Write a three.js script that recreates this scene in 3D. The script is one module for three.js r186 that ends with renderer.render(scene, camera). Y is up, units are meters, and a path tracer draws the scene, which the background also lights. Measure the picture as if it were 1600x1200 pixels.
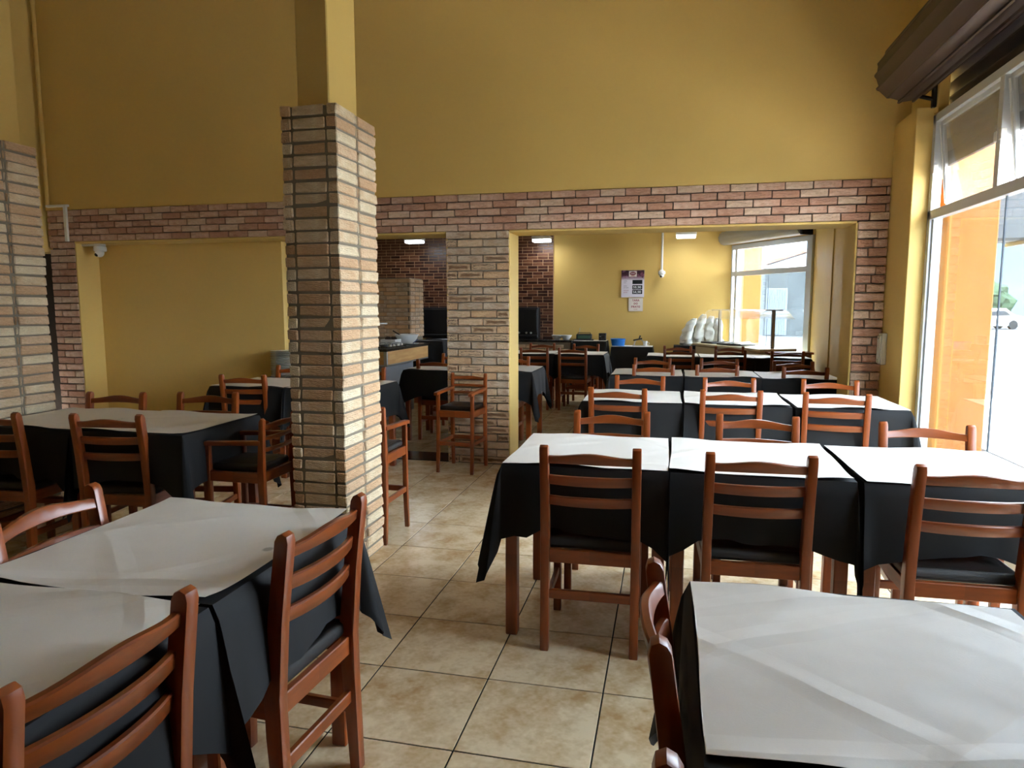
import * as THREE from 'three';
import { mergeGeometries, mergeVertices, toCreasedNormals } from 'three/addons/utils/BufferGeometryUtils.js';
import { RoundedBoxGeometry } from 'three/addons/geometries/RoundedBoxGeometry.js';
import { RectAreaLightUniformsLib } from 'three/addons/lights/RectAreaLightUniformsLib.js';

// ------------------------------------------------------------------ camera, sky, sun, exposure
const scene = new THREE.Scene();
const camera = new THREE.PerspectiveCamera(2 * Math.atan(600 / 1067.9) * 180 / Math.PI, 4 / 3, 0.05, 2000);
camera.position.set(0, 1.45, 0);
camera.rotation.order = 'YXZ';
camera.rotation.set(-0.1115, 0.2243, -0.0007);
scene.background = new THREE.Color().setRGB(5.3, 5.8, 6.6);      // bright overcast sky
const renderer = new THREE.WebGLRenderer({ antialias: true });
renderer.toneMapping = THREE.LinearToneMapping;
renderer.toneMappingExposure = 6.0;
renderer.shadowMap.enabled = true;
RectAreaLightUniformsLib.init();

// ------------------------------------------------------------------ helpers
let seed = 7;
const rnd = () => { seed = (seed * 1664525 + 1013904223) >>> 0; return seed / 4294967296; };
const rr = (a, b) => a + (b - a) * rnd();
const R = (d) => d * Math.PI / 180;
const used = {};
function numbered(n) { const k = used[n] = (used[n] ?? -1) + 1; return k ? n + '_' + String(k).padStart(3, '0') : n; }
function tag(o, label, category, group, kind) {
  if (label) o.userData.label = label;
  if (category) o.userData.category = category;
  if (group) o.userData.group = group;
  if (kind) o.userData.kind = kind;
  return o;
}
function mesh(name, geo, mat, parent = scene) {
  const g = Array.isArray(geo) ? merge(geo) : geo;
  const m = new THREE.Mesh(g, mat); m.castShadow = m.receiveShadow = true;
  m.name = parent === scene ? numbered(name) : childName(name, parent);
  parent.add(m); return m;
}
const counts = new Map();
function childName(n, p) { let c = counts.get(p); if (!c) counts.set(p, c = {}); const k = c[n] = (c[n] ?? -1) + 1; return k ? n + '_' + String(k).padStart(3, '0') : n; }
function thing(name, label, category, x = 0, y = 0, z = 0, turn = 0, group) {
  const g = new THREE.Group(); g.name = numbered(name); g.position.set(x, y, z); g.rotation.y = turn; scene.add(g);
  return tag(g, label, category, group);
}
function struct(name, geo, mat, label) { const m = mesh(name, geo, mat); m.userData.kind = 'structure'; if (label) m.userData.label = label; return m; }
function structGroup(name, label) { const g = new THREE.Group(); g.name = numbered(name); g.userData.kind = 'structure'; if (label) g.userData.label = label; scene.add(g); return g; }
function merge(list) {
  list = list.map((g) => { const h = g.index ? g.toNonIndexed() : g; for (const k of Object.keys(h.attributes)) if (!['position', 'normal', 'uv'].includes(k)) h.deleteAttribute(k); return h; });
  return list.length > 1 ? mergeGeometries(list) : list[0];
}
const at = (g, x, y, z, rx = 0, ry = 0, rz = 0) => { g = g.clone(); if (rx) g.rotateX(rx); if (ry) g.rotateY(ry); if (rz) g.rotateZ(rz); return g.translate(x, y, z); };

// box with chamfered edges; uv in metres along the longest side (norm: 0..1 per face)
function cbox(w, h, d, k = 0.003, { norm = false, jit = 0, u0 = 0, v0 = 0 } = {}) {
  const a = w / 2, b = h / 2, c = d / 2, P = [], U = [];
  k = Math.min(k, a * 0.9, b * 0.9, c * 0.9);
  const cache = {};
  const V = (sx, sy, sz, ax) => {
    const key = sx + ',' + sy + ',' + sz;
    const j = cache[key] ??= jit ? [rr(-jit, jit), rr(-jit, jit), rr(-jit, jit)] : [0, 0, 0];
    return [sx * (a - (ax === 0 ? 0 : k)) + j[0], sy * (b - (ax === 1 ? 0 : k)) + j[1], sz * (c - (ax === 2 ? 0 : k)) + j[2]];
  };
  const long = w >= h && w >= d ? 0 : h >= d ? 1 : 2;
  const uv = (p, ax) => {
    let q = ax === 0 ? [p[2], p[1], d, h] : ax === 1 ? [p[0], p[2], w, d] : [p[0], p[1], w, h];
    if (norm) return [q[0] / q[2] + 0.5, q[1] / q[3] + 0.5];
    const la = ax === 0 ? 2 : 0;
    if ((ax === 0 && long === 1) || (ax === 1 && long === 2) || (ax === 2 && long === 1)) q = [q[1], q[0]];
    return [q[0] + u0, q[1] + v0];
  };
  const tri = (p, q, r, ax) => {
    const n = [(q[1] - p[1]) * (r[2] - p[2]) - (q[2] - p[2]) * (r[1] - p[1]), (q[2] - p[2]) * (r[0] - p[0]) - (q[0] - p[0]) * (r[2] - p[2]), (q[0] - p[0]) * (r[1] - p[1]) - (q[1] - p[1]) * (r[0] - p[0])];
    const m = [p[0] + q[0] + r[0], p[1] + q[1] + r[1], p[2] + q[2] + r[2]];
    if (n[0] * m[0] + n[1] * m[1] + n[2] * m[2] < 0) [q, r] = [r, q];
    for (const v of [p, q, r]) { P.push(...v); U.push(...uv(v, ax)); }
  };
  const quad = (p, q, r, s, ax) => { tri(p, q, r, ax); tri(p, r, s, ax); };
  const S = [-1, 1];
  for (const s of S) {
    quad(V(s, -1, -1, 0), V(s, 1, -1, 0), V(s, 1, 1, 0), V(s, -1, 1, 0), 0);
    quad(V(-1, s, -1, 1), V(1, s, -1, 1), V(1, s, 1, 1), V(-1, s, 1, 1), 1);
    quad(V(-1, -1, s, 2), V(1, -1, s, 2), V(1, 1, s, 2), V(-1, 1, s, 2), 2);
    for (const t of S) {
      quad(V(s, t, -1, 0), V(s, t, 1, 0), V(s, t, 1, 1), V(s, t, -1, 1), 0);
      quad(V(s, -1, t, 0), V(s, 1, t, 0), V(s, 1, t, 2), V(s, -1, t, 2), 0);
      quad(V(-1, s, t, 1), V(1, s, t, 1), V(1, s, t, 2), V(-1, s, t, 2), 1);
      for (const q of S) tri(V(s, t, q, 0), V(s, t, q, 1), V(s, t, q, 2), 0);
    }
  }
  const g = new THREE.BufferGeometry();
  g.setAttribute('position', new THREE.Float32BufferAttribute(P, 3)); g.setAttribute('uv', new THREE.Float32BufferAttribute(U, 2));
  g.computeVertexNormals(); return g;
}
const bx = (w, h, d, x, y, z, k = 0.003, o) => cbox(w, h, d, k, o).translate(x, y, z);
// box given by its limits
const lim = (x0, x1, y0, y1, z0, z1, k = 0.002) => bx(Math.abs(x1 - x0), Math.abs(y1 - y0), Math.abs(z1 - z0), (x0 + x1) / 2, (y0 + y1) / 2, (z0 + z1) / 2, k, { u0: (x0 + z0) * 0.7, v0: y0 });
// surface through rings of points (each ring closed), capped
function loft(rings, uScale = 1) {
  const P = [], U = [], n = rings[0].length;
  let len = 0;
  for (let i = 0; i + 1 < rings.length; i++) {
    const A = rings[i], B = rings[i + 1], dl = Math.hypot(B[0][0] - A[0][0], B[0][1] - A[0][1], B[0][2] - A[0][2]);
    let v = 0;
    for (let j = 0; j < n; j++) {
      const k = (j + 1) % n, a = A[j], b = A[k], c = B[k], d = B[j], dv = Math.hypot(b[0] - a[0], b[1] - a[1], b[2] - a[2]);
      for (const [p, u, w] of [[a, len, v], [b, len, v + dv], [c, len + dl, v + dv], [a, len, v], [c, len + dl, v + dv], [d, len + dl, v]]) { P.push(...p); U.push(u * uScale, w * uScale); }
      v += dv;
    }
    len += dl;
  }
  for (const [ring, flip] of [[rings[0], true], [rings[rings.length - 1], false]]) {
    const c = [0, 1, 2].map((q) => ring.reduce((s, p) => s + p[q], 0) / n);
    for (let j = 0; j < n; j++) {
      const a = ring[j], b = ring[(j + 1) % n];
      for (const p of flip ? [c, b, a] : [c, a, b]) { P.push(...p); U.push((p[2] - c[2]), p[1] - c[1]); }
    }
  }
  const g = new THREE.BufferGeometry();
  g.setAttribute('position', new THREE.Float32BufferAttribute(P, 3)); g.setAttribute('uv', new THREE.Float32BufferAttribute(U, 2));
  g.computeVertexNormals();
  return toCreasedNormals(g, 0.7);
}
function tube(points, r, seg = 6, n = 24) { return new THREE.TubeGeometry(new THREE.CatmullRomCurve3(points.map((p) => new THREE.Vector3(...p))), n, r, seg); }
function bar(p, q, r, seg = 8) {      // round bar between two points
  const a = new THREE.Vector3(...p), b = new THREE.Vector3(...q), l = a.distanceTo(b);
  const g = new THREE.CylinderGeometry(r, r, l, seg);
  g.applyQuaternion(new THREE.Quaternion().setFromUnitVectors(new THREE.Vector3(0, 1, 0), b.clone().sub(a).normalize()));
  return g.translate((p[0] + q[0]) / 2, (p[1] + q[1]) / 2, (p[2] + q[2]) / 2);
}
const lathe = (pts, n = 24) => new THREE.LatheGeometry(pts.map(([x, y]) => new THREE.Vector2(x, y)), n);

// ------------------------------------------------------------------ noise and textures
function hash(x, y, s) { let h = (Math.imul(x, 374761393) + Math.imul(y, 668265263) + Math.imul(s, 2147483647 - 1234567)) | 0; h = Math.imul(h ^ (h >>> 13), 1274126177); return ((h ^ (h >>> 16)) >>> 0) / 4294967296; }
function vnoise(x, y, per, s) {       // value noise, tileable with period per (in cells)
  const ix = Math.floor(x), iy = Math.floor(y), fx = x - ix, fy = y - iy, u = fx * fx * (3 - 2 * fx), v = fy * fy * (3 - 2 * fy);
  const px = per, m = (a, p) => ((a % p) + p) % p;
  const h = (i, j) => hash(m(ix + i, px), m(iy + j, px), s);
  return (h(0, 0) * (1 - u) + h(1, 0) * u) * (1 - v) + (h(0, 1) * (1 - u) + h(1, 1) * u) * v;
}
function fbm(u, v, per, oct, s) { let t = 0, a = 0.5, n = 0; for (let i = 0; i < oct; i++) { t += a * vnoise(u * per, v * per, per, s + i * 17); n += a; a *= 0.5; per *= 2; } return t / n; }
const toS = (x) => Math.round(255 * Math.min(1, Math.max(0, x <= 0.0031308 ? 12.92 * x : 1.055 * Math.pow(x, 1 / 2.4) - 0.055)));
function dataTex(w, h, f, { srgb = true, repeat } = {}) {
  const d = new Uint8Array(w * h * 4);
  for (let j = 0; j < h; j++) for (let i = 0; i < w; i++) {
    const c = f((i + 0.5) / w, (j + 0.5) / h), o = (j * w + i) * 4;
    if (Array.isArray(c)) { d[o] = srgb ? toS(c[0]) : c[0] * 255; d[o + 1] = srgb ? toS(c[1]) : c[1] * 255; d[o + 2] = srgb ? toS(c[2]) : c[2] * 255; }
    else d[o] = d[o + 1] = d[o + 2] = Math.max(0, Math.min(255, c * 255));
    d[o + 3] = 255;
  }
  const t = new THREE.DataTexture(d, w, h); t.magFilter = THREE.LinearFilter; t.minFilter = THREE.LinearMipmapLinearFilter; t.generateMipmaps = true;
  t.wrapS = t.wrapT = THREE.RepeatWrapping; if (srgb) t.colorSpace = THREE.SRGBColorSpace; if (repeat) t.repeat.set(...repeat); t.needsUpdate = true; return t;
}
const mixc = (a, b, t) => a.map((x, i) => x + (b[i] - x) * t);
const lin = (hex) => { const c = new THREE.Color(hex); return [c.r, c.g, c.b]; };
const std = (color, roughness = 0.7, metalness = 0, o = {}) => new THREE.MeshStandardMaterial({ color, roughness, metalness, ...o });

const noiseBump = dataTex(256, 256, (u, v) => fbm(u, v, 8, 4, 3), { srgb: false, repeat: [1.2, 1.2] });
const paintTex = (hex, amt = 0.06, s = 5) => { const c = lin(hex); return dataTex(256, 256, (u, v) => { const n = 1 + amt * (fbm(u, v, 4, 4, s) - 0.5) * 2; return c.map((x) => x * n); }, { repeat: [0.35, 0.35] }); };
const M = {};
M.wall = std(0xffffff, 0.62, 0, { map: paintTex('#e1be6c', 0.05), bumpMap: noiseBump, bumpScale: 0.002 });
M.ceiling = std('#efe9da', 0.9);
M.mortar = std('#857a68', 0.95, 0, { bumpMap: noiseBump, bumpScale: 0.004 });
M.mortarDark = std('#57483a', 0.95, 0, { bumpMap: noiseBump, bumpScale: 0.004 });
const woodTex = dataTex(512, 512, (u, v) => {
  const w = fbm(u * 0.25, v, 16, 4, 11), g = fbm(u * 0.12, v, 64, 3, 23), big = fbm(u, v, 3, 2, 31);
  const t = 0.5 * w + 0.35 * g + 0.35 * big - 0.1;
  return mixc(lin('#3a1304'), lin('#a65018'), Math.min(1, Math.max(0, t * 1.15)));
}, { repeat: [1.1, 1.1] });
M.wood = new THREE.MeshPhysicalMaterial({ map: woodTex, roughness: 0.38, clearcoat: 0.35, clearcoatRoughness: 0.25 });
M.leather = std('#15120f', 0.38, 0, { bumpMap: dataTex(256, 256, (u, v) => fbm(u, v, 64, 2, 41), { srgb: false, repeat: [3, 3] }), bumpScale: 0.0006 });
M.cloth = new THREE.MeshPhysicalMaterial({ color: '#070708', roughness: 0.82, sheen: 0.12, sheenRoughness: 0.6, sheenColor: new THREE.Color('#50525c'), side: THREE.DoubleSide });
const paperBump = dataTex(512, 512, (u, v) => {
  const a = fbm(u, v, 4, 3, 51); let c = 0;
  for (let i = 0; i < 7; i++) { const th = hash(i, 3, 9) * 3.14, d = Math.abs((u - hash(i, 1, 8)) * Math.cos(th) + (v - hash(i, 2, 8)) * Math.sin(th) + 0.05 * (fbm(u, v, 3, 2, i) - 0.5)); c += Math.max(0, 1 - d * 16) * 0.35 * fbm(u, v, 5, 2, 60 + i); }
  return 0.35 + 0.4 * a + c;
}, { srgb: false });
M.paper = std('#e9e4da', 0.55, 0, { bumpMap: paperBump, bumpScale: 0.017, side: THREE.DoubleSide });
M.paperStained = std(0xffffff, 0.55, 0, { bumpMap: paperBump, bumpScale: 0.017, side: THREE.DoubleSide, map: dataTex(256, 256, (u, v) => {
  const d = Math.hypot(u - 0.92, v - 0.47), e = Math.abs(u - 0.95 + 0.03 * Math.sin(v * 9)), k = Math.max(0, 1 - e / 0.06) * Math.max(0, 1 - Math.abs(v - 0.25) / 0.4) * 0.35 * fbm(u, v, 6, 3, 2);
  return mixc(mixc(lin('#e9e4da'), lin('#a98250'), k), lin('#8d8878'), d < 0.018 ? 0.7 : Math.max(0, 0.5 - (d - 0.018) * 60));
}) });
const tileTex = dataTex(1024, 1024, (u, v) => {
  const a = fbm(u, v, 9, 5, 71), b = fbm(u, v, 24, 4, 83), s = fbm(u * 1, v, 96, 2, 91);
  let t = 0.55 * a + 0.35 * b + 0.2 * s; t = (t - 0.42) * 2.6 + 0.35; t = Math.min(1, Math.max(0, t));
  return mixc(lin('#c09d6c'), lin('#ead6b1'), t);
});
M.tile = std(0xffffff, 0.24, 0, { map: tileTex });
M.tile2 = std('#d6d6d0', 0.12, 0, { map: tileTex });
M.grout = std('#0d0a08', 0.95);
M.granite = std(0xffffff, 0.2, 0, { map: dataTex(128, 128, (u, v) => { const n = fbm(u, v, 40, 2, 5); return mixc([0.008, 0.008, 0.008], [0.07, 0.068, 0.06], Math.max(0, n * 2 - 0.9)); }, { repeat: [3, 3] }) });
M.steel = std('#b9bcbe', 0.3, 0.9);
M.alu = std('#cfd2d3', 0.4, 0.25);
M.whitePlastic = std('#e8e6de', 0.45);
M.black = std('#0c0c0d', 0.45);
M.blackGloss = std('#0a0a0b', 0.2);
M.shutter = std('#4a3b37', 0.42, 0.35);
M.shutterDark = std('#3c3330', 0.5, 0.3);
// bricks: uv 0..1 per face, smeared tone variation; the pier's have a burnt outline
function brickTex(a, b, s, burnt) {
  return dataTex(96, 32, (u, v) => {
    const n = fbm(u * 0.5, v * 0.3, 6, 4, s), f = fbm(u, v, 30, 2, s + 5);
    let c = mixc(lin(a), lin(b), Math.min(1, Math.max(0, (n - 0.3) * 2.2)));
    c = c.map((x) => x * (0.85 + 0.3 * f));
    if (burnt) {
      const d = Math.min(u * 4, (1 - u) * 4, v * 1.6, (1 - v) * 1.6) + (fbm(u, v, 7, 3, s + 9) - 0.5) * 0.55, e = burnt === 2 ? Math.max(0, 1 - Math.abs(d - 0.42) * 9) : Math.min(1, Math.max(0, (d - 0.3) * 3));
      c = mixc(c, lin(burnt === 2 ? '#3d2a1c' : '#73502f'), e * 0.9);
    }
    return c;
  });
}
const brickMat = (a, b, s, burnt) => std(0xffffff, 0.88, 0, { map: brickTex(a, b, s, burnt), bumpMap: noiseBump, bumpScale: 0.006 });
M.pillarBricks = [['#d8bc94', '#e4d0ae'], ['#d4b08a', '#dfc29e'], ['#dec8a2', '#e6d5b4'], ['#cca47c', '#d8b48c'], ['#d9c09a', '#d3ac84']].map((c, i) => brickMat(...c, 100 + i * 7));
M.bandBricks = [['#b98a6c', '#d6b096'], ['#c99c80', '#dfbea4'], ['#b08065', '#cca287'], ['#cdab8e', '#dcc0a4'], ['#c19175', '#b48468']].map((c, i) => brickMat(...c, 200 + i * 7));
M.pierBricks = [['#c9a680', '#d9bd9a'], ['#b99a7c', '#d2bda2'], ['#c39a72', '#d4ae84'], ['#c6b197', '#b99c7c']].map((c, i) => brickMat(...c, 300 + i * 7));
M.burntBricks = [1, 2, 2, 1, 1].map((b, i) => brickMat('#c4a27e', '#d3b591', 350 + i * 7, b));
M.redTiles = [['#54301f', '#6e432c'], ['#40231a', '#573122'], ['#68402b', '#7a5038'], ['#331a12', '#48281c']].map((c, i) => std(0xffffff, 0.35, 0, { map: brickTex(...c, 400 + i * 7) }));

// ------------------------------------------------------------------ floor
const floor = structGroup('floor', 'beige marbled ceramic floor tiles with dark joints');
mesh('grout_bed', [lim(-6.6, 3.2, -0.12, -0.0025, -6.24, 8.2), lim(-6.6, 3.2, -0.12, -0.0025, -12.7, -6.24)], M.grout, floor);
{
  const geos = []; for (let i = 0; i < 10; i++) { const g = cbox(0.4442, 0.02, 0.4442, 0.0012); const uv = g.attributes.uv, ou = rnd(), ov = rnd(), sw = i % 2; for (let k = 0; k < uv.count; k++) { const a = uv.getX(k) / 1.35, b = uv.getY(k) / 1.35; uv.setXY(k, (sw ? b : a) + ou, (sw ? a : b) + ov); } geos.push(g); }
  const S = 0.45, X0 = -2.0077, Z0 = -4.2554, rest = [];
  for (let i = -10; i <= 8; i++) for (let j = -4; j <= 26; j++) {
    const x = X0 + (i + 0.5) * S, z = Z0 + (j + 0.5) * S; if (x < -6.4 || x > 1.95) continue;
    if (z > -0.7 || x < -5.2) { rest.push(at(geos[(i + j * 3 + 40) % 10], x, -0.01, z)); continue; }
    const t = mesh('tile', geos[Math.floor(rnd() * 10)], M.tile, floor); t.position.set(x, -0.01 + rr(-0.0004, 0.0004), z);
  }
  for (let i = -8; i <= 8; i++) for (let j = 0; j < 14; j++) {
    const x = X0 + (i + 0.5) * S, z = -6.42 - (j + 0.5) * S;
    if (x < -3.6 || j > 8) { rest.push(at(geos[(i + j * 3 + 40) % 10], x, -0.01, z)); continue; }
    const t = mesh('tile', geos[Math.floor(rnd() * 10)], M.tile2, floor); t.position.set(x, -0.01, z);
  }
  mesh('outlying_tiles', rest, M.tile, floor).userData.kind = 'stuff';
}
struct('trim_1', [lim(-3.85, -2.0, -0.02, 0.004, -6.42, -6.07), lim(-1.41, 1.457, -0.02, 0.004, -6.42, -6.07)], M.granite, 'black granite threshold strip in the opening');

// ------------------------------------------------------------------ walls
const WB = -6.06, WT = -6.42;            // front and back face of the dividing wall
struct('ceiling', lim(-6.7, 2.2, 4.9, 5.05, -6.4, 8.2), M.ceiling);
struct('ceiling_back_room', lim(-6.7, 2.6, 3.0, 3.12, -12.8, WT), M.ceiling);
{ // dividing wall: plaster above, brick-faced lintel and piers below
  const w = structGroup('wall_back', 'tall yellow plaster wall above a brick band with two wide openings');
  mesh('plaster', lim(-6.55, 2.1, 2.463, 4.95, WT, WB), M.wall, w);
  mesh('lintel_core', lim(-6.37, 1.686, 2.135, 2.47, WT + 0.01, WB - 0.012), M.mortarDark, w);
  mesh('soffit', [lim(-6.07, -2.0, 2.118, 2.138, WT, WB + 0.004, 0.006), lim(-1.41, 1.457, 2.118, 2.138, WT, WB + 0.004, 0.006), lim(-6.4, 1.9, 2.13, 3.05, WT - 0.012, WT + 0.012)], M.wall, w);
  mesh('pier_plaster', [lim(-1.418, -1.40, 0, 2.125, WT, WB + 0.002, 0.006), lim(-2.003, -1.985, 0, 2.125, WT, WB - 0.012), lim(1.447, 1.465, 0, 2.125, WT, WB + 0.002, 0.006), lim(-6.075, -6.055, 0, 2.125, WT, WB - 0.002), lim(-2.0, -1.41, 0, 2.13, WT - 0.01, WT + 0.01), lim(1.457, 2.08, 0, 2.13, WT - 0.01, WT + 0.01)], M.wall, w);
  mesh('infill_panel', [lim(-6.07, -3.85, 0, 2.125, WT, -6.35), lim(-8.3, -6.06, 0, 2.13, WT, -6.30)], M.wall, w);
  // lintel bricks, five courses in running bond
  const L = 0.205, J = 0.009, ch = 0.0655, CH = [];
  for (let i = 0; i < 5; i++) CH.push(cbox(L, ch - 0.009, 0.03, 0.003, { norm: true, jit: 0.0016 }));
  const short = {};
  const half = (l) => short[l.toFixed(2)] ??= cbox(+l.toFixed(2), ch - 0.009, 0.03, 0.003, { norm: true, jit: 0.0014 });
  for (let r = 0; r < 5; r++) {
    let x = -6.372 + (r % 2 ? -0.1 : 0) - (r === 2 ? 0.03 : 0); const y = 2.135 + (r + 0.5) * ch;
    while (x < 1.68) {
      const x0 = Math.max(x, -6.372), x1 = Math.min(x + L, 1.684), l = x1 - x0;
      if (l > 0.012) { const b = mesh('brick', l > L - 0.01 ? CH[Math.floor(rnd() * 5)] : half(l), M.bandBricks[Math.floor(rnd() * 5)], w); b.position.set((x0 + x1) / 2, y + rr(-0.002, 0.002), WB + rr(-0.003, 0.003)); }
      x += L + J;
    }
  }
}
function brickPier(name, label, x0, x1, z, mats, pattern, core) {
  const g = structGroup(name, label);
  mesh('mortar_core', lim(x0 + 0.012, x1 - 0.012, 0, 2.135, WT + 0.012, z - 0.012), core, g);
  const ch = 0.0712, n = 30, lens = {};
  for (let r = 0; r < n; r++) {
    const y = (r + 0.5) * ch, row = pattern[r % pattern.length]; let x = x0;
    for (const l0 of row) {
      const l = Math.min(l0, x1 - x); if (l < 0.025) break;
      const k = (l - 0.009).toFixed(3); lens[k] ??= [0, 1, 2].map(() => cbox(+k, ch - 0.011, 0.032, 0.004, { norm: true, jit: 0.002 }));
      const b = mesh('brick', lens[k][Math.floor(rnd() * 3)], mats[Math.floor(rnd() * mats.length)], g);
      b.position.set(x + l / 2, y + rr(-0.002, 0.002), z + rr(-0.004, 0.004)); b.rotation.z = rr(-0.006, 0.006); x += l;
    }
  }
  return g;
}
brickPier('brick_pier', 'rustic brick pier with burnt markings between the two openings', -2.0, -1.405, WB, [...M.pierBricks, ...M.pierBricks, ...M.burntBricks], [[0.11, 0.242, 0.243], [0.235, 0.242, 0.118]], M.mortar);
brickPier('brick_pier', 'reddish brick pier at the window end of the brick band', 1.457, 1.686, WB, M.bandBricks, [[0.15, 0.08], [0.229], [0.085, 0.145], [0.12, 0.11]], M.mortar);
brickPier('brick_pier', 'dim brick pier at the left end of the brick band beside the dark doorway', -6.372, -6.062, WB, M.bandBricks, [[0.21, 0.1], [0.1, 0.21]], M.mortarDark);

// right wall of the front room with the shop window; the left wall with the doorway; closing walls
struct('wall_right', [lim(1.69, 1.87, 0, 2.86, -6.2, -5.57, 0.004), lim(1.80, 1.87, 2.81, 4.95, -6.4, -5.50, 0.004), lim(1.80, 2.05, 3.3, 4.95, -5.57, -2.2), lim(1.80, 2.05, 0, 4.95, -2.2, 8.1), lim(1.80, 1.95, -0.1, 0.06, -5.57, -2.2)], M.wall, 'yellow wall beside the shop window');
struct('wall_left', [lim(-6.7, -6.4, 0, 4.95, -5.25, 8.1), lim(-6.7, -6.4, 2.03, 4.95, -6.4, -5.25)], M.wall, 'yellow left wall with a dark doorway in the corner');
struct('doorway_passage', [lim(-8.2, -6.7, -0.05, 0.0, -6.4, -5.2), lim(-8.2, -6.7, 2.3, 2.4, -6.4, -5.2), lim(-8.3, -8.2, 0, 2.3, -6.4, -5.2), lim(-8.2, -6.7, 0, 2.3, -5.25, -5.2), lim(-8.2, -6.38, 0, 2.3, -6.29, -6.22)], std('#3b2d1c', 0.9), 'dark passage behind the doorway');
struct('wall_front', lim(-6.7, 2.2, 0, 4.95, 8.0, 8.2), M.wall);
struct('wall_far', lim(-6.2, 1.06, 0, 3.1, -12.75, -12.4), M.wall, 'yellow end wall of the back room');
struct('wall_left_back_room', lim(-6.4, -6.2, 0, 3.1, -12.75, -6.3), M.wall);
struct('wall_right_back_room', [lim(2.05, 2.3, 0, 3.1, -10.86, WT, 0.003), lim(2.035, 2.06, 0, 3.0, -10.0, -9.6, 0.004)], M.wall, 'yellow wall between the opening and the back room window');

// brown ceramic brick tiles on the far wall
{
  const g = structGroup('wall_tiling', 'glossy dark brown brick-shaped tiles behind the barbecue');
  mesh('joint_bed', lim(-5.9, -2.05, 0.86, 3.0, -12.402, -12.376), std('#b5906c', 0.9), g);
  const geo = [0, 1].map(() => cbox(0.181, 0.047, 0.02, 0.002, { norm: true, jit: 0.0006 })), hg = cbox(0.086, 0.047, 0.02, 0.002, { norm: true }), rest = [];
  let n = 0;
  for (let r = 0; r < 38; r++) {
    const y = 0.9 + r * 0.0555; let x = -2.055 - (r % 4 < 2 ? 0 : 0.097), c = 0;
    if (r % 4 >= 2) rest.push(bx(0.086, 0.047, 0.02, -2.1, y, -12.382, 0.002, { norm: true }));
    for (; x > -5.8; x -= 0.19, c++) {
      const px = x - 0.095, see = y < 2.78 && ((px > -3.0) || (px > -5.25 && px < -3.55 && y > 1.4)) && n < 300;
      if (see) { const t = mesh('tile', geo[n % 2], M.redTiles[Math.floor(rnd() * 4)], g); t.position.set(px, y, -12.382); n++; } else rest.push(at(geo[0], px, y, -12.382));
    }
  }
  mesh('outlying_tiles', rest, M.redTiles[0], g).userData.kind = 'stuff';
}

// ------------------------------------------------------------------ square brick pillars, stack bond
function pillar(label, x0, x1, z0, z1, colX0, colX1, colZ0, colZ1) {
  const g = structGroup('brick_pillar', label), n = 39, top = 2.482, ch = top / n, bh = ch - 0.0115, dz = z0 - z1;
  mesh('mortar_core', lim(x0 + 0.007, x1 - 0.007, 0, top - 0.012, z1 + 0.007, z0 - 0.007, 0.001), M.mortar, g);
  mesh('upper_column', lim(colX0, colX1, top - 0.02, 4.95, colZ1, colZ0, 0.006), M.wall, g);
  const cw = 0.058, sl = 0.222, fw = x1 - x0 - 2 * cw - 0.02, tw = dz - 2 * sl - 0.02, J = 0.003;
  const v = (w, h, d) => [0, 1, 2, 3].map(() => cbox(w, h, d, 0.005, { norm: true, jit: J }));
  const gc = v(cw, bh, sl), gf = v(fw, bh, 0.05), gt = v(0.05, bh, tw), back = [];
  const put = (geo, x, y, z) => { const b = mesh('brick', geo[Math.floor(rnd() * 4)], M.pillarBricks[Math.floor(rnd() * 5)], g); b.position.set(x + rr(-0.0035, 0.0035), y + rr(-0.002, 0.002), z + rr(-0.0035, 0.0035)); b.rotation.y = rr(-0.006, 0.006); };
  for (let r = 0; r < n; r++) {
    const y = (r + 0.5) * ch;
    put(gc, x0 + cw / 2, y, z0 - sl / 2); put(gc, x1 - cw / 2, y, z0 - sl / 2); put(gc, x1 - cw / 2, y, z1 + sl / 2);
    put(gf, (x0 + x1) / 2, y, z0 - 0.025 - 0.002); put(gt, x1 - 0.025 - 0.002, y, (z0 + z1) / 2);
    back.push(at(gc[r % 4], x0 + cw / 2, y, z1 + sl / 2), at(gf[r % 4], (x0 + x1) / 2, y, z1 + 0.027), at(gt[r % 4], x0 + 0.027, y, (z0 + z1) / 2));
  }
  mesh('rear_bricks', back, M.pillarBricks[0], g).userData.kind = 'stuff';
}
pillar('free-standing square brick pillar in the middle of the room', -1.976, -1.66, -3.29, -3.765, -1.93, -1.748, -3.39, -3.72);
pillar('square brick pillar cut off by the left edge of the photo', -4.326, -4.01, -3.29, -3.765, -4.28, -4.085, -3.38, -3.72);

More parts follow.
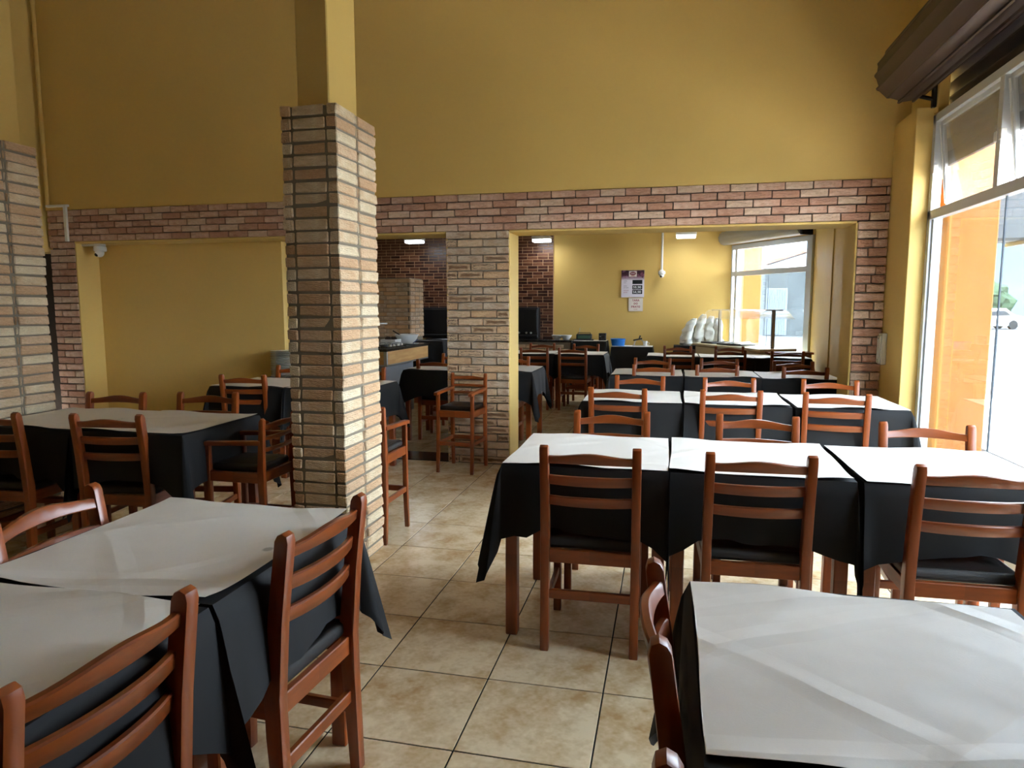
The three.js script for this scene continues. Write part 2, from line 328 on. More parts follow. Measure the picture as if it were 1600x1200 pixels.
// ------------------------------------------------------------------ shop window (front room)
const glass = new THREE.MeshPhysicalMaterial({ color: '#ffffff', transmission: 0.9, roughness: 0.0, thickness: 0, ior: 1.45, side: THREE.DoubleSide });
const dusty = new THREE.MeshPhysicalMaterial({ color: '#d3d8da', transmission: 0.97, roughness: 0.0, thickness: 0, ior: 1.45, side: THREE.DoubleSide });
{
  const w = structGroup('window_1', 'large aluminium shop window with tilting panes above a transom'), X = 1.83;
  const z0 = -5.57, z1 = -2.2, ms = [-4.53, -3.45];
  mesh('window_frame', [lim(X - 0.03, X + 0.03, 0.05, 2.80, z0, z0 + 0.055), lim(X - 0.03, X + 0.03, 0.05, 2.8, z1 - 0.05, z1), lim(X - 0.03, X + 0.03, 2.745, 2.8, z0, z1), lim(X - 0.03, X + 0.03, 2.07, 2.135, z0, z1), lim(X - 0.03, X + 0.03, 0.05, 0.11, z0, z1), lim(X - 0.012, X + 0.045, 0.1, 2.08, z0 + 0.05, z0 + 0.075)], M.alu, w);
  for (const m of ms) mesh('mullion', lim(X - 0.028, X + 0.028, 2.13, 2.75, m - 0.028, m + 0.028), M.alu, w);
  for (let i = 0; i <= ms.length; i++) {
    const a = i ? ms[i - 1] : z0 + 0.03, b = i < ms.length ? ms[i] : z1 - 0.03;
    mesh('pane', lim(X - 0.003, X + 0.003, 0.11, 2.07, a + 0.1 * (i > 0), Math.min(b + 0.095, z1 - 0.04), 0.001), dusty, w);
    if (i) mesh('glass_joint', lim(X - 0.005, X + 0.005, 0.11, 2.07, a + 0.093, a + 0.101, 0.001), std('#39424a', 0.5), w);
    const s = new THREE.Group(); s.name = childName('tilting_sash', w); w.add(s);
    s.position.set(X + 0.01, 2.745, 0); s.rotation.z = 0.11;
    mesh('sash_frame', [lim(-0.012, 0.012, -0.60, 0, a + 0.03, a + 0.055), lim(-0.012, 0.012, -0.6, 0, b - 0.055, b - 0.03), lim(-0.012, 0.012, -0.03, 0, a + 0.03, b - 0.03), lim(-0.012, 0.012, -0.605, -0.58, a + 0.03, b - 0.03)], M.alu, s);
    mesh('pane', lim(-0.002, 0.002, -0.58, -0.02, a + 0.05, b - 0.05, 0.001), glass, s);
    for (const q of [a + 0.03, b - 0.03]) mesh('stay', [bar([X - 0.005, 2.72, q], [X + 0.06, 2.18, q], 0.006), bx(0.03, 0.06, 0.035, X - 0.02, 2.42, q, 0.004)], M.whitePlastic, w);
  }
}
{ // roll-up steel shutter above the window
  const s = thing('rolling_shutter', 'dark brown steel roll-up shutter coiled above the large shop window', 'shutter', 0, 0, 0);
  const cx = 1.63, cy = 3.13, n = 14, za = -5.66, zb = -2.1;
  for (let i = 0; i < n; i++) {
    const a0 = (i / n) * Math.PI * 2, a1 = ((i + 1) / n) * Math.PI * 2, r = 0.2 + (i % 3) * 0.004;
    const prof = [[a0, r - 0.02], [a0, r + 0.008], [a0 + 0.06, r + 0.01], [a0 + 0.10, r], [a1 - 0.07, r - 0.006], [a1, r - 0.004], [a1, r - 0.02]].map(([a, q]) => [cx + Math.cos(a) * q, cy + Math.sin(a) * q]);
    mesh('coil_slat', loft([prof.map(([x, y]) => [x, y, zb]), prof.map(([x, y]) => [x, y, za + (i % 2) * 0.012])]), M.shutter, s);
  }
  mesh('core', new THREE.CylinderGeometry(0.17, 0.17, zb - za - 0.03, 20).rotateX(Math.PI / 2).translate(cx, cy, (za + zb) / 2), M.shutterDark, s);
  for (let i = 0; i < 9; i++) { // hanging curtain
    const y0 = 2.43 + i * 0.095, x = 1.89 - Math.max(0, i - 6) * 0.03;
    const prof = [[x, y0], [x - 0.008, y0 + 0.008], [x - 0.004, y0 + 0.02], [x + 0.004, y0 + 0.05], [x - 0.004, y0 + 0.08], [x - 0.008, y0 + 0.09], [x, y0 + 0.095], [x + 0.012, y0 + 0.09], [x + 0.012, y0 + 0.005]];
    mesh('curtain_slat', loft([prof.map(([a, b]) => [a, b, zb]), prof.map(([a, b]) => [a, b, -5.62])]), M.shutterDark, s);
  }
  mesh('bracket', [bar([cx + 0.02, cy - 0.16, za + 0.04], [1.80, 2.9, za + 0.12], 0.014), bx(0.03, 0.16, 0.04, 1.79, 2.93, za + 0.11)], M.black, s);
}
// small things on the walls
{
  const t = thing('electrical_box', 'small grey-white electrical box on the yellow wall beside the right brick pier', 'electrical box', 1.69, 1.12, -5.98);
  mesh('body', bx(0.04, 0.25, 0.1, -0.02, 0, 0, 0.006), std('#cfc9b4', 0.5), t); mesh('cover', bx(0.012, 0.22, 0.075, -0.045, -0.005, 0, 0.004), std('#d6d1bf', 0.5), t);
  mesh('screw', [bar([-0.05, 0.08, 0], [-0.056, 0.08, 0], 0.005), bar([-0.05, -0.09, 0], [-0.056, -0.09, 0], 0.005)], M.steel, t);
}
{
  const t = thing('cable_conduit', 'yellow painted conduit running down the left corner to white cable trunking', 'conduit', -6.33, 2.49, -6.02);
  mesh('pipe', [bar([0, 0, 0], [0, 2.45, 0], 0.018, 12)], M.wall, t);
  mesh('coupling', [bar([0, 0.42, 0], [0, 0.50, 0], 0.022, 12), bar([0, 2.0, 0], [0, 2.08, 0], 0.022, 12)], M.wall, t);
  mesh('trunking', [lim(0, 0.27, -0.005, 0.018, 0, 0.03), lim(0.24, 0.275, -0.36, 0.01, 0.03, 0.055)], M.whitePlastic, t);
}
function dome(label, x, y, z, pipe) {
  const t = thing('security_camera', label, 'camera', x, y, z);
  mesh('housing', lathe([[0, 0.03], [0.05, 0.03], [0.06, 0.015], [0.062, -0.02], [0.055, -0.03], [0, -0.03]], 24), M.whitePlastic, t);
  mesh('eyeball', [new THREE.SphereGeometry(0.045, 20, 12).translate(0, -0.045, 0.01)], M.whitePlastic, t);
  mesh('lens', new THREE.SphereGeometry(0.02, 14, 10).translate(-0.012, -0.066, 0.04), M.blackGloss, t);
  mesh('mount', pipe, M.whitePlastic, t);
}
dome('white dome security camera under the brick band at the left opening', -5.86, 2.07, -6.17, [bx(0.24, 0.022, 0.03, -0.1, 0.035, 0.02), bx(0.08, 0.02, 0.08, 0, 0.038, 0)]);
dome('white security camera hanging from a pipe on the far yellow wall', -0.135, 2.05, -12.3, [bar([0, 0, -0.05], [0, 0.95, -0.05], 0.02, 10), bx(0.06, 0.06, 0.08, 0, 0.02, -0.05)]);

// ------------------------------------------------------------------ furniture: chair
// a curved rail: x along the width, bowed backwards in the middle, arched top edge
function railGeo(len, y0, y1, arch, th, bow, z, rake = 0, archLow = 0) {
  const rings = [], n = 14, c = 0.004;
  for (let i = 0; i <= n; i++) {
    const t = -1 + 2 * i / n, x = t * len / 2, q = 1 - t * t, zc = z - bow * q, h1 = y1 + arch * (Math.cos(t * Math.PI) * 0.5 + 0.5) - arch * 0.0, h0 = y0 - archLow * q, a = th / 2;
    const zz = (y, s) => zc + s + rake * (y - y0);
    rings.push([[x, h0 + c, zz(h0, -a)], [x, h0, zz(h0, -a + c)], [x, h0, zz(h0, a - c)], [x, h0 + c, zz(h0, a)], [x, h1 - c, zz(h1, a)], [x, h1, zz(h1, a - c)], [x, h1, zz(h1, -a + c)], [x, h1 - c, zz(h1, -a)]].reverse());
  }
  return loft(rings);
}
// leg or post from a side profile in (z, y), extruded across x with rounded edges
function postGeo(profile, w, x, bevel = 0.004) {
  const sh = new THREE.Shape(profile.map(([z, y]) => new THREE.Vector2(z, y)));
  const g = new THREE.ExtrudeGeometry(sh, { depth: w - 2 * bevel, bevelEnabled: true, bevelThickness: bevel, bevelSize: bevel, bevelOffset: -bevel, bevelSegments: 2, curveSegments: 6 });
  g.rotateY(-Math.PI / 2); g.translate(w / 2 - bevel, 0, 0);            // shape x -> z
  const p = g.attributes.position, uv = g.attributes.uv; for (let i = 0; i < p.count; i++) uv.setXY(i, p.getY(i), p.getZ(i) + p.getX(i));
  return toCreasedNormals(g, 0.6).translate(x, 0, 0);
}
function cushionGeo(w, d, h, bulge) {
  const g = new RoundedBoxGeometry(w, h, d, 5, h * 0.42), p = g.attributes.position;
  for (let i = 0; i < p.count; i++) { const x = p.getX(i) / (w / 2), z = p.getZ(i) / (d / 2), y = p.getY(i); if (y > 0) p.setY(i, y + bulge * (1 - x * x) * (1 - z * z)); }
  // add vertices on the flat top so that it can dome
  const top = new THREE.PlaneGeometry(w * 0.92, d * 0.92, 10, 10).rotateX(-Math.PI / 2), q = top.attributes.position;
  for (let i = 0; i < q.count; i++) { const x = q.getX(i) / (w * 0.46), z = q.getZ(i) / (d * 0.46); q.setY(i, h / 2 + 0.0008 + bulge * (1 - x * x) * (1 - z * z) - 0.004 * (Math.pow(Math.abs(x), 8) + Math.pow(Math.abs(z), 8))); }
  top.computeVertexNormals(); g.computeVertexNormals();
  return merge([g, top]);
}
const postProfile = [[-0.222, 0.0], [-0.188, 0.0], [-0.165, 0.34], [-0.163, 0.47], [-0.186, 0.68], [-0.214, 0.872], [-0.222, 0.886], [-0.236, 0.893], [-0.250, 0.886], [-0.254, 0.868], [-0.228, 0.66], [-0.212, 0.45], [-0.214, 0.30]];
const frontProfile = [[0.178, 0], [0.206, 0], [0.212, 0.43], [0.17, 0.43]];
const CG = {
  post: [-1, 1].map((s) => postGeo(postProfile, 0.036, s * 0.187)),
  front: [-1, 1].map((s) => postGeo(frontProfile, 0.036, s * 0.187)),
  rail: railGeo(0.342, 0.815, 0.848, 0.018, 0.022, 0.028, -0.222, -0.14, -0.006),
  slats: [railGeo(0.346, 0.725, 0.765, 0.002, 0.02, 0.03, -0.205, -0.13), railGeo(0.348, 0.635, 0.675, 0.002, 0.02, 0.03, -0.192, -0.11)],
  frame: merge([bx(0.342, 0.058, 0.024, 0, 0.412, -0.186), bx(0.342, 0.058, 0.024, 0, 0.412, 0.188), bx(0.024, 0.058, 0.36, -0.187, 0.412, 0), bx(0.024, 0.058, 0.36, 0.187, 0.412, 0)]),
  cushion: cushionGeo(0.395, 0.395, 0.05, 0.016).translate(0, 0.462, 0.018),
  str: [bx(0.342, 0.04, 0.02, 0, 0.245, -0.19), bx(0.02, 0.034, 0.37, -0.187, 0.20, 0), bx(0.02, 0.034, 0.37, 0.187, 0.20, 0), bx(0.342, 0.034, 0.02, 0, 0.275, 0.19)],
};
const chairProto = new THREE.Group(); {
  const t = chairProto;
  CG.post.forEach((g) => mesh('leg', g, M.wood, t)); CG.front.forEach((g) => mesh('leg', g, M.wood, t));
  mesh('top_rail', CG.rail, M.wood, t); CG.slats.forEach((g) => mesh('slat', g, M.wood, t));
  mesh('seat_frame', CG.frame, M.wood, t); mesh('seat_cushion', CG.cushion, M.leather, t);
  CG.str.forEach((g) => mesh('stretcher', g, M.wood, t));
}
function chair(x, z, deg, label, group) { // deg 0 faces the camera side (+z), 180 faces away
  const c = chairProto.clone(); c.name = numbered('dining_chair'); c.position.set(x, 0, z); c.rotation.y = R(deg); scene.add(c);
  return tag(c, label, 'chair', group);
}
// high chair for a child: narrow, tall seat, arms, foot bars
const highProto = new THREE.Group(); {
  const t = highProto, w = 0.16;
  const rear = [[-0.205, 0], [-0.18, 0], [-0.158, 0.25], [-0.150, 0.55], [-0.172, 0.84], [-0.186, 0.856], [-0.200, 0.845], [-0.19, 0.6], [-0.192, 0.3]];
  const front = [[0.165, 0], [0.188, 0], [0.176, 0.25], [0.172, 0.695], [0.142, 0.695], [0.144, 0.25]];
  for (const s of [-1, 1]) mesh('leg', postGeo(rear, 0.03, s * w), M.wood, t);
  for (const s of [-1, 1]) mesh('leg', postGeo(front, 0.03, s * w), M.wood, t);
  mesh('top_rail', railGeo(0.292, 0.795, 0.818, 0.01, 0.018, 0.02, -0.178, -0.1), M.wood, t);
  mesh('slat', railGeo(0.294, 0.73, 0.752, 0.001, 0.018, 0.02, -0.174, -0.1), M.wood, t);
  mesh('slat', railGeo(0.294, 0.665, 0.687, 0.001, 0.018, 0.02, -0.17, -0.1), M.wood, t);
  for (const s of [-1, 1]) mesh('armrest', loft([[-0.175, 0.722], [-0.05, 0.716], [0.1, 0.71], [0.195, 0.705], [0.21, 0.70]].map(([z, y], i) => { const a = i > 3 ? 0.016 : 0.02; return [[s * w - a, y - 0.012, z], [s * w + a, y - 0.012, z], [s * w + a, y + 0.008, z], [s * w + a - 0.005, y + 0.012, z], [s * w - a + 0.005, y + 0.012, z], [s * w - a, y + 0.008, z]]; })), M.wood, t);
  mesh('seat_frame', [bx(0.29, 0.058, 0.022, 0, 0.525, 0.16), bx(0.29, 0.058, 0.022, 0, 0.525, -0.165), bx(0.022, 0.058, 0.31, -w, 0.525, 0), bx(0.022, 0.058, 0.31, w, 0.525, 0)], M.wood, t);
  mesh('seat_cushion', cushionGeo(0.305, 0.30, 0.042, 0.014).translate(0, 0.572, -0.005), M.leather, t);
  for (const g of [bx(0.29, 0.036, 0.02, 0, 0.262, 0.165), bx(0.29, 0.036, 0.02, 0, 0.262, -0.172), bx(0.02, 0.034, 0.32, -w, 0.262, 0), bx(0.02, 0.034, 0.32, w, 0.262, 0)]) mesh('foot_bar', g, M.wood, t);
}
function highChair(x, z, deg, label) {
  const c = highProto.clone(); c.name = numbered('high_chair'); c.position.set(x, 0, z); c.rotation.y = R(deg); scene.add(c);
  return tag(c, label, 'high chair');
}
// ------------------------------------------------------------------ furniture: table, cloth, paper
const tableProto = new THREE.Group(); {
  const t = tableProto;
  mesh('tabletop', bx(0.70, 0.028, 0.70, 0, 0.757, 0, 0.004), M.wood, t);
  mesh('apron', [bx(0.58, 0.07, 0.02, 0, 0.705, 0.3), bx(0.58, 0.07, 0.02, 0, 0.705, -0.3), bx(0.02, 0.07, 0.58, 0.3, 0.705, 0), bx(0.02, 0.07, 0.58, -0.3, 0.705, 0)], M.wood, t);
  for (const sx of [-1, 1]) for (const sz of [-1, 1]) mesh('leg', bx(0.052, 0.745, 0.052, sx * 0.315, 0.3725, sz * 0.315, 0.004), M.wood, t);
}
function clothGeo(open, s, drop = 0.27, cornerDrop = 0.42) {   // open: [+x, -x, +z, -z] free sides
  const a = 0.353, top = 0.777, n = 12, rows = 9, ring = [];
  const side = [[1, 0], [0, 1], [-1, 0], [0, -1]], fl = [open[0], open[2], open[1], open[3]];
  for (let k = 0; k < 4; k++) {
    const [nx, nz] = side[k], [mx, mz] = side[(k + 1) % 4];
    for (let i = 0; i <= n; i++) { const t = -1 + 2 * i / n, cor = Math.pow(Math.abs(t), 3); ring.push({ x: nx * a + mx * t * a, z: nz * a + mz * t * a, nx, nz, f: fl[k], c: 0, cor: cor * 0.35, ph: k * 5 + t * 4 }); }
    for (let i = 1; i < 8; i++) { // corner fold
      const th = i / 8 * Math.PI / 2, c = Math.cos(th), q = Math.sin(th);
      ring.push({ x: (nx + mx) * a, z: (nz + mz) * a, nx: nx * c * (fl[k] ? 1 : 0.12) + mx * q * (fl[(k + 1) % 4] ? 1 : 0.12), nz: nz * c * (fl[k] ? 1 : 0.12) + mz * q * (fl[(k + 1) % 4] ? 1 : 0.12), f: 1, c: Math.sin(2 * th), cor: 0.35 + 0.65 * Math.pow(Math.sin(2 * th), 1.4), ph: k * 5 + 4 + i });
    }
  }
  const N = ring.length, P = [], U = [], I = [];
  for (let r = 0; r <= rows; r++) {
    const t = r / rows;
    for (let j = 0; j <= N; j++) {
      const q = ring[j % N], wv = (vnoise(q.ph * 0.9 + s * 3.1, s, 64, 7) - 0.5) * 2;
      const d = (drop + (cornerDrop - drop) * q.cor) * (1 + 0.06 * wv * (1 - q.c * 0.5));
      const flare = q.f ? 0.006 + 0.022 * Math.sqrt(t) + 0.016 * wv * t + (q.c ? (0.085 * q.c + 0.02 * Math.sin(q.ph * 3 + s)) * t : 0.0) : 0.004;
      const y = top - d * (t < 0.12 ? t * 0.9 : 0.108 + (t - 0.12) * (1 - 0.108) / 0.88);
      P.push(q.x + q.nx * flare * (t > 0 ? 1 : 0), y, q.z + q.nz * flare * (t > 0 ? 1 : 0)); U.push(j / N * 3, d * t);
    }
  }
  for (let r = 0; r < rows; r++) for (let j = 0; j < N; j++) { const o = r * (N + 1) + j; I.push(o, o + N + 1, o + 1, o + 1, o + N + 1, o + N + 2); }
  const g = new THREE.BufferGeometry();
  g.setAttribute('position', new THREE.Float32BufferAttribute(P, 3)); g.setAttribute('uv', new THREE.Float32BufferAttribute(U, 2)); g.setIndex(I); g.computeVertexNormals();
  const f = new THREE.PlaneGeometry(2 * a, 2 * a, 6, 6).rotateX(-Math.PI / 2).translate(0, top, 0);
  return merge([g, f]);
}
function paperGeo(w, d, s, curl = 1) {
  const n = 26, g = new THREE.PlaneGeometry(w, d, n, n).rotateX(-Math.PI / 2), p = g.attributes.position;
  for (let i = 0; i < p.count; i++) {
    const x = p.getX(i) / w * 2, z = p.getZ(i) / d * 2;
    let y = 0.0035 + 0.005 * vnoise(x * 1.6 + s * 7 + 20, z * 1.3 + s * 3 + 20, 64, 5) + 0.002 * vnoise(x * 4 + s + 20, z * 4 + 20, 64, 6);
    y += curl * Math.pow(Math.abs(z), 6) * 0.011 * Math.max(0, Math.sin(x * 3.2 + s * 2.3)) * (z > 0 ? 1 : 0.7);
    p.setY(i, y);
    p.setX(i, p.getX(i) + 0.002 * Math.sin(z * 3 + s)); p.setZ(i, p.getZ(i) + 0.002 * Math.sin(x * 4 + s));
  }
  g.computeVertexNormals(); return g;
}
let tn = 0;
function table(x, z, where, { open = [1, 1, 1, 1], pw = 0.70, pd = 0.71, px = 0, pz = 0, turn = 0, paper = true, drop, cd, stained = false } = {}) {
  tn++;
  const t = tableProto.clone(); t.name = numbered('dining_table'); t.position.set(x, 0, z); scene.add(t); tag(t, 'wooden table under black cloth ' + where, 'table');
  const c = mesh('tablecloth', clothGeo(open, tn, drop ?? 0.27 + rr(-0.015, 0.02), cd ?? 0.47 + rr(-0.03, 0.04)), M.cloth); c.position.set(x, 0, z); tag(c, 'black cloth draped over the table ' + where, 'tablecloth');
  if (paper) { const p = mesh('table_paper', paperGeo(pw, pd, tn), stained ? M.paperStained : M.paper); p.position.set(x + px, 0.777, z + pz); p.rotation.y = R(turn + rr(-0.5, 0.5)); tag(p, 'white paper cover on the table ' + where, 'paper cover'); }
}
const LFT = [0, 1, 1, 1], MID = [0, 0, 1, 1], RGT = [1, 0, 1, 1];
const spot = ['at aisle end of ', 'in the middle of ', 'at window end of '];
[['the nearest right-hand row', -3.17, [-0.335, 0.375, 1.105], 0.71],
 ['the second right-hand row', -5.215, [-0.245, 0.475, 1.2], 0.715],
 ['the first row past the opening', -7.145, [-0.2, 0.52, 1.23], 0.70],
 ['the last row before the buffet', -9.875, [0.07, 0.78, 1.48], 0.69]].forEach(([row, z, xs, pd], r) => xs.forEach((x, i) => table(x, z, spot[i] + row, { open: [LFT, MID, RGT][i], pd, pw: r ? 0.695 : 0.70, turn: [0.4, -0.6, 0.8][i] })));
table(-1.35, -1.655, 'in the left foreground, farther of the two', { open: [1, 1, 0, 1], pw: 0.67, pd: 0.715, stained: true });
table(-1.35, -0.935, 'at the bottom left corner of the photo', { open: [1, 1, 1, 0], pw: 0.67, pd: 0.70 });
table(0.42, -1.33, 'in the right foreground', { open: [0, 1, 0, 1], pw: 0.69, pd: 0.665, px: -0.005, cd: 0.5 });
table(0.42, -0.59, 'cropped at the bottom right edge', { open: [0, 1, 1, 0], pd: 0.62 });
table(-3.54, -3.435, 'beside the left brick pillar', { open: LFT, pd: 0.69 });
table(-2.845, -3.435, 'left of the middle pillar by the dark high chair', { open: RGT, pw: 0.69, pd: 0.69 });
table(-3.49, -5.48, 'in front of the stacked plates', { open: LFT });
table(-2.765, -5.48, 'half hidden behind the middle brick pillar', { open: RGT });
table(-2.44, -7.29, 'beyond the brick pier, left of it', { open: LFT });
table(-1.725, -7.29, 'beyond the brick pier, right of it', { open: RGT });
table(-1.235, -10.05, 'by the far counter, right one of the pair', { open: RGT });
table(-1.95, -10.05, 'by the far counter, left one of the pair', { open: LFT });

// chairs
const G1 = undefined;
[['the nearest right-hand row', [[-0.30, -2.945, 181], [0.35, -2.955, 182], [1.075, -2.90, 181]], [[-0.28, -3.465, 2], [0.45, -3.475, -3], [1.21, -3.385, -4]]],
 ['the second right-hand row', [[-0.32, -5.025, 176], [0.42, -5.055, 182], [1.11, -5.025, 174]], [[-0.23, -5.465, -3], [0.5, -5.445, 4], [1.2, -5.455, -8]]],
 ['the first row past the opening', [[-0.15, -7.075, 184], [0.47, -7.155, 181], [1.28, -7.075, 176]], [[-0.17, -7.505, -2], [0.55, -7.565, -1], [1.28, -7.355, 0]]],
 ['the last row before the buffet', [[0.14, -9.645, 182], [0.81, -9.70, 180], [1.51, -9.56, 178]], [[0.14, -10.05, 0], [0.87, -10.08, 1]]]].forEach(([row, near, far]) => {
  const w = ['aisle', 'middle', 'window'];
  near.forEach(([x, z, d], i) => chair(x, z, d, 'wooden ladder-back chair, back towards us, ' + w[i] + ' seat of ' + row));
  far.forEach(([x, z, d], i) => chair(x, z, d, 'wooden ladder-back chair facing us, ' + w[i] + ' seat of ' + row));
});
for (const [x, z, d, l] of [
  [-1.145, -1.69, 266.5, 'wooden ladder-back chair with black leather seat on the right of the left foreground table'],
  [-1.175, -0.96, 268, 'wooden chair back cropped by the bottom left corner of the photo'],
  [-1.535, -1.62, 95, 'orange-brown wooden chair across the left foreground table at the left edge'],
  [0.225, -1.33, 92.5, 'wooden chair seen edge-on at the left side of the right foreground table'],
  [0.25, -0.64, 91, 'wooden chair with only its top tip showing at the bottom edge'],
  [-3.55, -3.595, 8, 'dark wooden chair facing us at the yellow wall, beside the left pillar'],
  [-2.94, -3.725, 10, 'dark wooden chair facing us, just left of the middle pillar and high chair'],
  [-2.92, -3.245, 187, 'dark wooden chair with its back to us at the table left of the middle pillar'],
  [-3.62, -3.17, 185, 'dark wooden chair, back towards us, cropped by the left edge near the pillar'],
  [-3.51, -5.305, 187, 'wooden chair with its back to us at the table in front of the stacked plates'],
  [-3.525, -5.76, 0, 'wooden chair facing us just in front of the stack of plates'],
  [-2.79, -5.75, 0, 'wooden chair almost hidden behind the right edge of the middle pillar'],
  [-2.46, -7.24, 180, 'wooden chair with its back to us left of the brick pier beyond the opening'],
  [-2.5, -7.76, 0, 'wooden chair facing us behind the table left of the brick pier'],
  [-1.73, -7.06, 180, 'wooden chair seen from behind just right of the brick pier'],
  [-1.74, -7.42, 0, 'wooden chair facing us at the table just right of the brick pier'],
  [-1.85, -9.68, 184, 'wooden chair with its back to us at the counter-side tables, left of two'],
  [-1.29, -9.72, 178, 'wooden chair with its back to us at the counter-side tables, right of two'],
  [-1.93, -10.385, 0, 'wooden chair facing us between the counter and the tables, left of two'],
  [-1.25, -10.33, -4, 'wooden chair facing us between the counter and the tables, right of two'],
]) chair(x, z, d, l);
highChair(-1.785, -5.80, -4.5, 'wooden high chair with arms and black seat facing us in front of the brick pier');
highChair(-1.826, -3.985, 180, 'wooden high chair with arms half hidden behind the middle brick pillar');
highChair(-2.31, -3.41, 270, 'dark wooden high chair with arms just left of the middle brick pillar');

// ------------------------------------------------------------------ back room: kitchen side
{ // counter along the far wall
  const c = thing('service_counter', 'brick counter with black granite top under the barbecue', 'counter', 0, 0, 0);
  mesh('granite_top', lim(-4.3, -1.62, 0.845, 0.885, -12.37, -11.78, 0.004), M.granite, c);
  mesh('mortar_core', lim(-4.25, -1.65, 0, 0.845, -12.36, -11.83), M.mortar, c);
  const gs = [0, 1, 2].map(() => cbox(0.215, 0.062, 0.03, 0.004, { norm: true, jit: 0.002 }));
  for (let r = 0; r < 11; r++) for (let x = -4.14 + (r % 2) * 0.11; x < -1.74; x += 0.226) { const b = mesh('brick', gs[Math.floor(rnd() * 3)], M.pierBricks[Math.floor(rnd() * 4)], c); b.position.set(x, 0.04 + r * 0.073, -11.83 + rr(-0.003, 0.003)); }
}
{ // barbecue
  const c = thing('barbecue', 'large black steel barbecue front built into the brown tiled wall', 'barbecue', -3.44, 0.885, -12.23);
  mesh('body', bx(2.3, 0.56, 0.22, 0, 0.285, -0.03, 0.006), M.black, c);
  for (const x of [-0.76, 0, 0.76]) { const d = mesh('door', bx(0.745, 0.42, 0.02, x, 0.325, 0.09, 0.004), M.black, c); }
  mesh('base_rail', bx(2.28, 0.04, 0.05, 0, 0.05, 0.09, 0.004), M.black, c);
  for (let i = 0; i < 4; i++) mesh('knob', [new THREE.CylinderGeometry(0.016, 0.018, 0.025, 14).rotateX(Math.PI / 2).translate(0.72 + i * 0.085 + (i > 1 ? 0.05 : 0), 0.11, 0.11)], std('#c9c9c6', 0.3, 0.7), c);
}
{ // brick oven block
  const c = thing('brick_oven', 'pale brick oven block standing on the kitchen counter', 'oven', 0, 0, 0);
  const x0 = -5.5, x1 = -4.36, z0 = -11.2, z1 = -11.84, top = 1.965, ch = 0.072;
  mesh('mortar_core', lim(x0 + 0.01, x1 - 0.01, 0, top - 0.005, z1 + 0.01, z0 - 0.01), M.mortar, c);
  const gf = cbox(0.21, 0.062, 0.03, 0.004, { norm: true, jit: 0.002 }), gs = [cbox(0.03, 0.062, 0.2, 0.004, { norm: true, jit: 0.002 }), cbox(0.03, 0.062, 0.2, 0.004, { norm: true, jit: 0.002 })];
  for (let r = 13; r < 27; r++) {
    const y = r * ch + 0.036;
    for (let x = x1 - 0.105 - (r % 2) * 0.05; x > -5.4; x -= 0.22) { const b = mesh('brick', gf, M.pierBricks[Math.floor(rnd() * 4)], c); b.position.set(x, y, z0 + rr(-0.003, 0.003)); }
    for (let k = 0; k < 3; k++) { const b = mesh('brick', gs[k % 2], M.pierBricks[Math.floor(rnd() * 4)], c); b.position.set(x1 + rr(-0.003, 0.003), y, z0 - 0.1 - k * 0.213); }
  }
}
{ // island with hob
  const c = thing('kitchen_island', 'kitchen island with pale wooden front and dark stone top', 'kitchen island', 0, 0, 0);
  mesh('stone_top', lim(-4.5, -3.41, 0.9, 0.935, -9.55, -7.95, 0.004), M.granite, c);
  const pine = std(0xffffff, 0.5, 0, { map: dataTex(256, 128, (u, v) => mixc(lin('#b98443'), lin('#dcb271'), fbm(u * 0.2, v, 24, 4, 77)), { repeat: [0.7, 1.5] }) });
  mesh('side_panel', lim(-3.46, -3.43, 0.73, 0.9, -9.5, -8.02, 0.003), pine, c);
  mesh('end_panel', lim(-4.45, -3.48, 0.73, 0.9, -8.03, -8.0, 0.003), pine, c);
  mesh('corner_strip', [lim(-3.475, -3.43, 0.72, 0.9, -8.02, -7.99, 0.003), lim(-4.45, -3.43, 0.712, 0.732, -9.5, -8.0)], M.steel, c);
  mesh('plinth', lim(-4.4, -3.55, 0, 0.72, -9.2, -8.2), std('#8f959c', 0.4, 0.4), c);
  const h = thing('gas_hob', 'black gas hob with pale grates set in the kitchen island', 'hob', -3.72, 0.935, -8.45);
  mesh('plate', bx(0.5, 0.012, 0.62, 0, 0.006, 0, 0.003), M.blackGloss, h);
  for (const [x, z] of [[-0.1, -0.17], [-0.1, 0.17], [0.13, -0.17], [0.13, 0.17]]) { mesh('burner', new THREE.CylinderGeometry(0.045, 0.05, 0.02, 16).translate(x, 0.022, z), M.black, h); mesh('grate', [bar([x - 0.1, 0.045, z], [x + 0.1, 0.045, z], 0.006), bar([x, 0.045, z - 0.13], [x, 0.045, z + 0.13], 0.006), bar([x - 0.1, 0.012, z], [x - 0.1, 0.045, z], 0.006), bar([x + 0.1, 0.012, z], [x + 0.1, 0.045, z], 0.006)], M.steel, h); }
  for (let i = 0; i < 4; i++) mesh('knob', new THREE.CylinderGeometry(0.016, 0.02, 0.025, 12).translate(0.22, 0.025, -0.2 + i * 0.13), M.whitePlastic, h);
}
const bowlGeo = (r, h) => lathe([[0.0, 0.004], [r * 0.5, 0.0], [r * 0.55, 0.008], [r * 0.82, h * 0.5], [r, h], [r * 0.985, h + 0.003], [r * 0.95, h], [r * 0.78, h * 0.5], [r * 0.5, 0.014], [0, 0.012]], 32);
const ceramic = std('#e3e4e0', 0.3);
function bowl(label, x, y, z, r, h) { const b = mesh('bowl', bowlGeo(r, h), ceramic); b.position.set(x, y, z); return tag(b, label, 'bowl'); }
bowl('large white mixing bowl with a spoon on the kitchen island', -3.66, 0.935, -9.25, 0.17, 0.13);
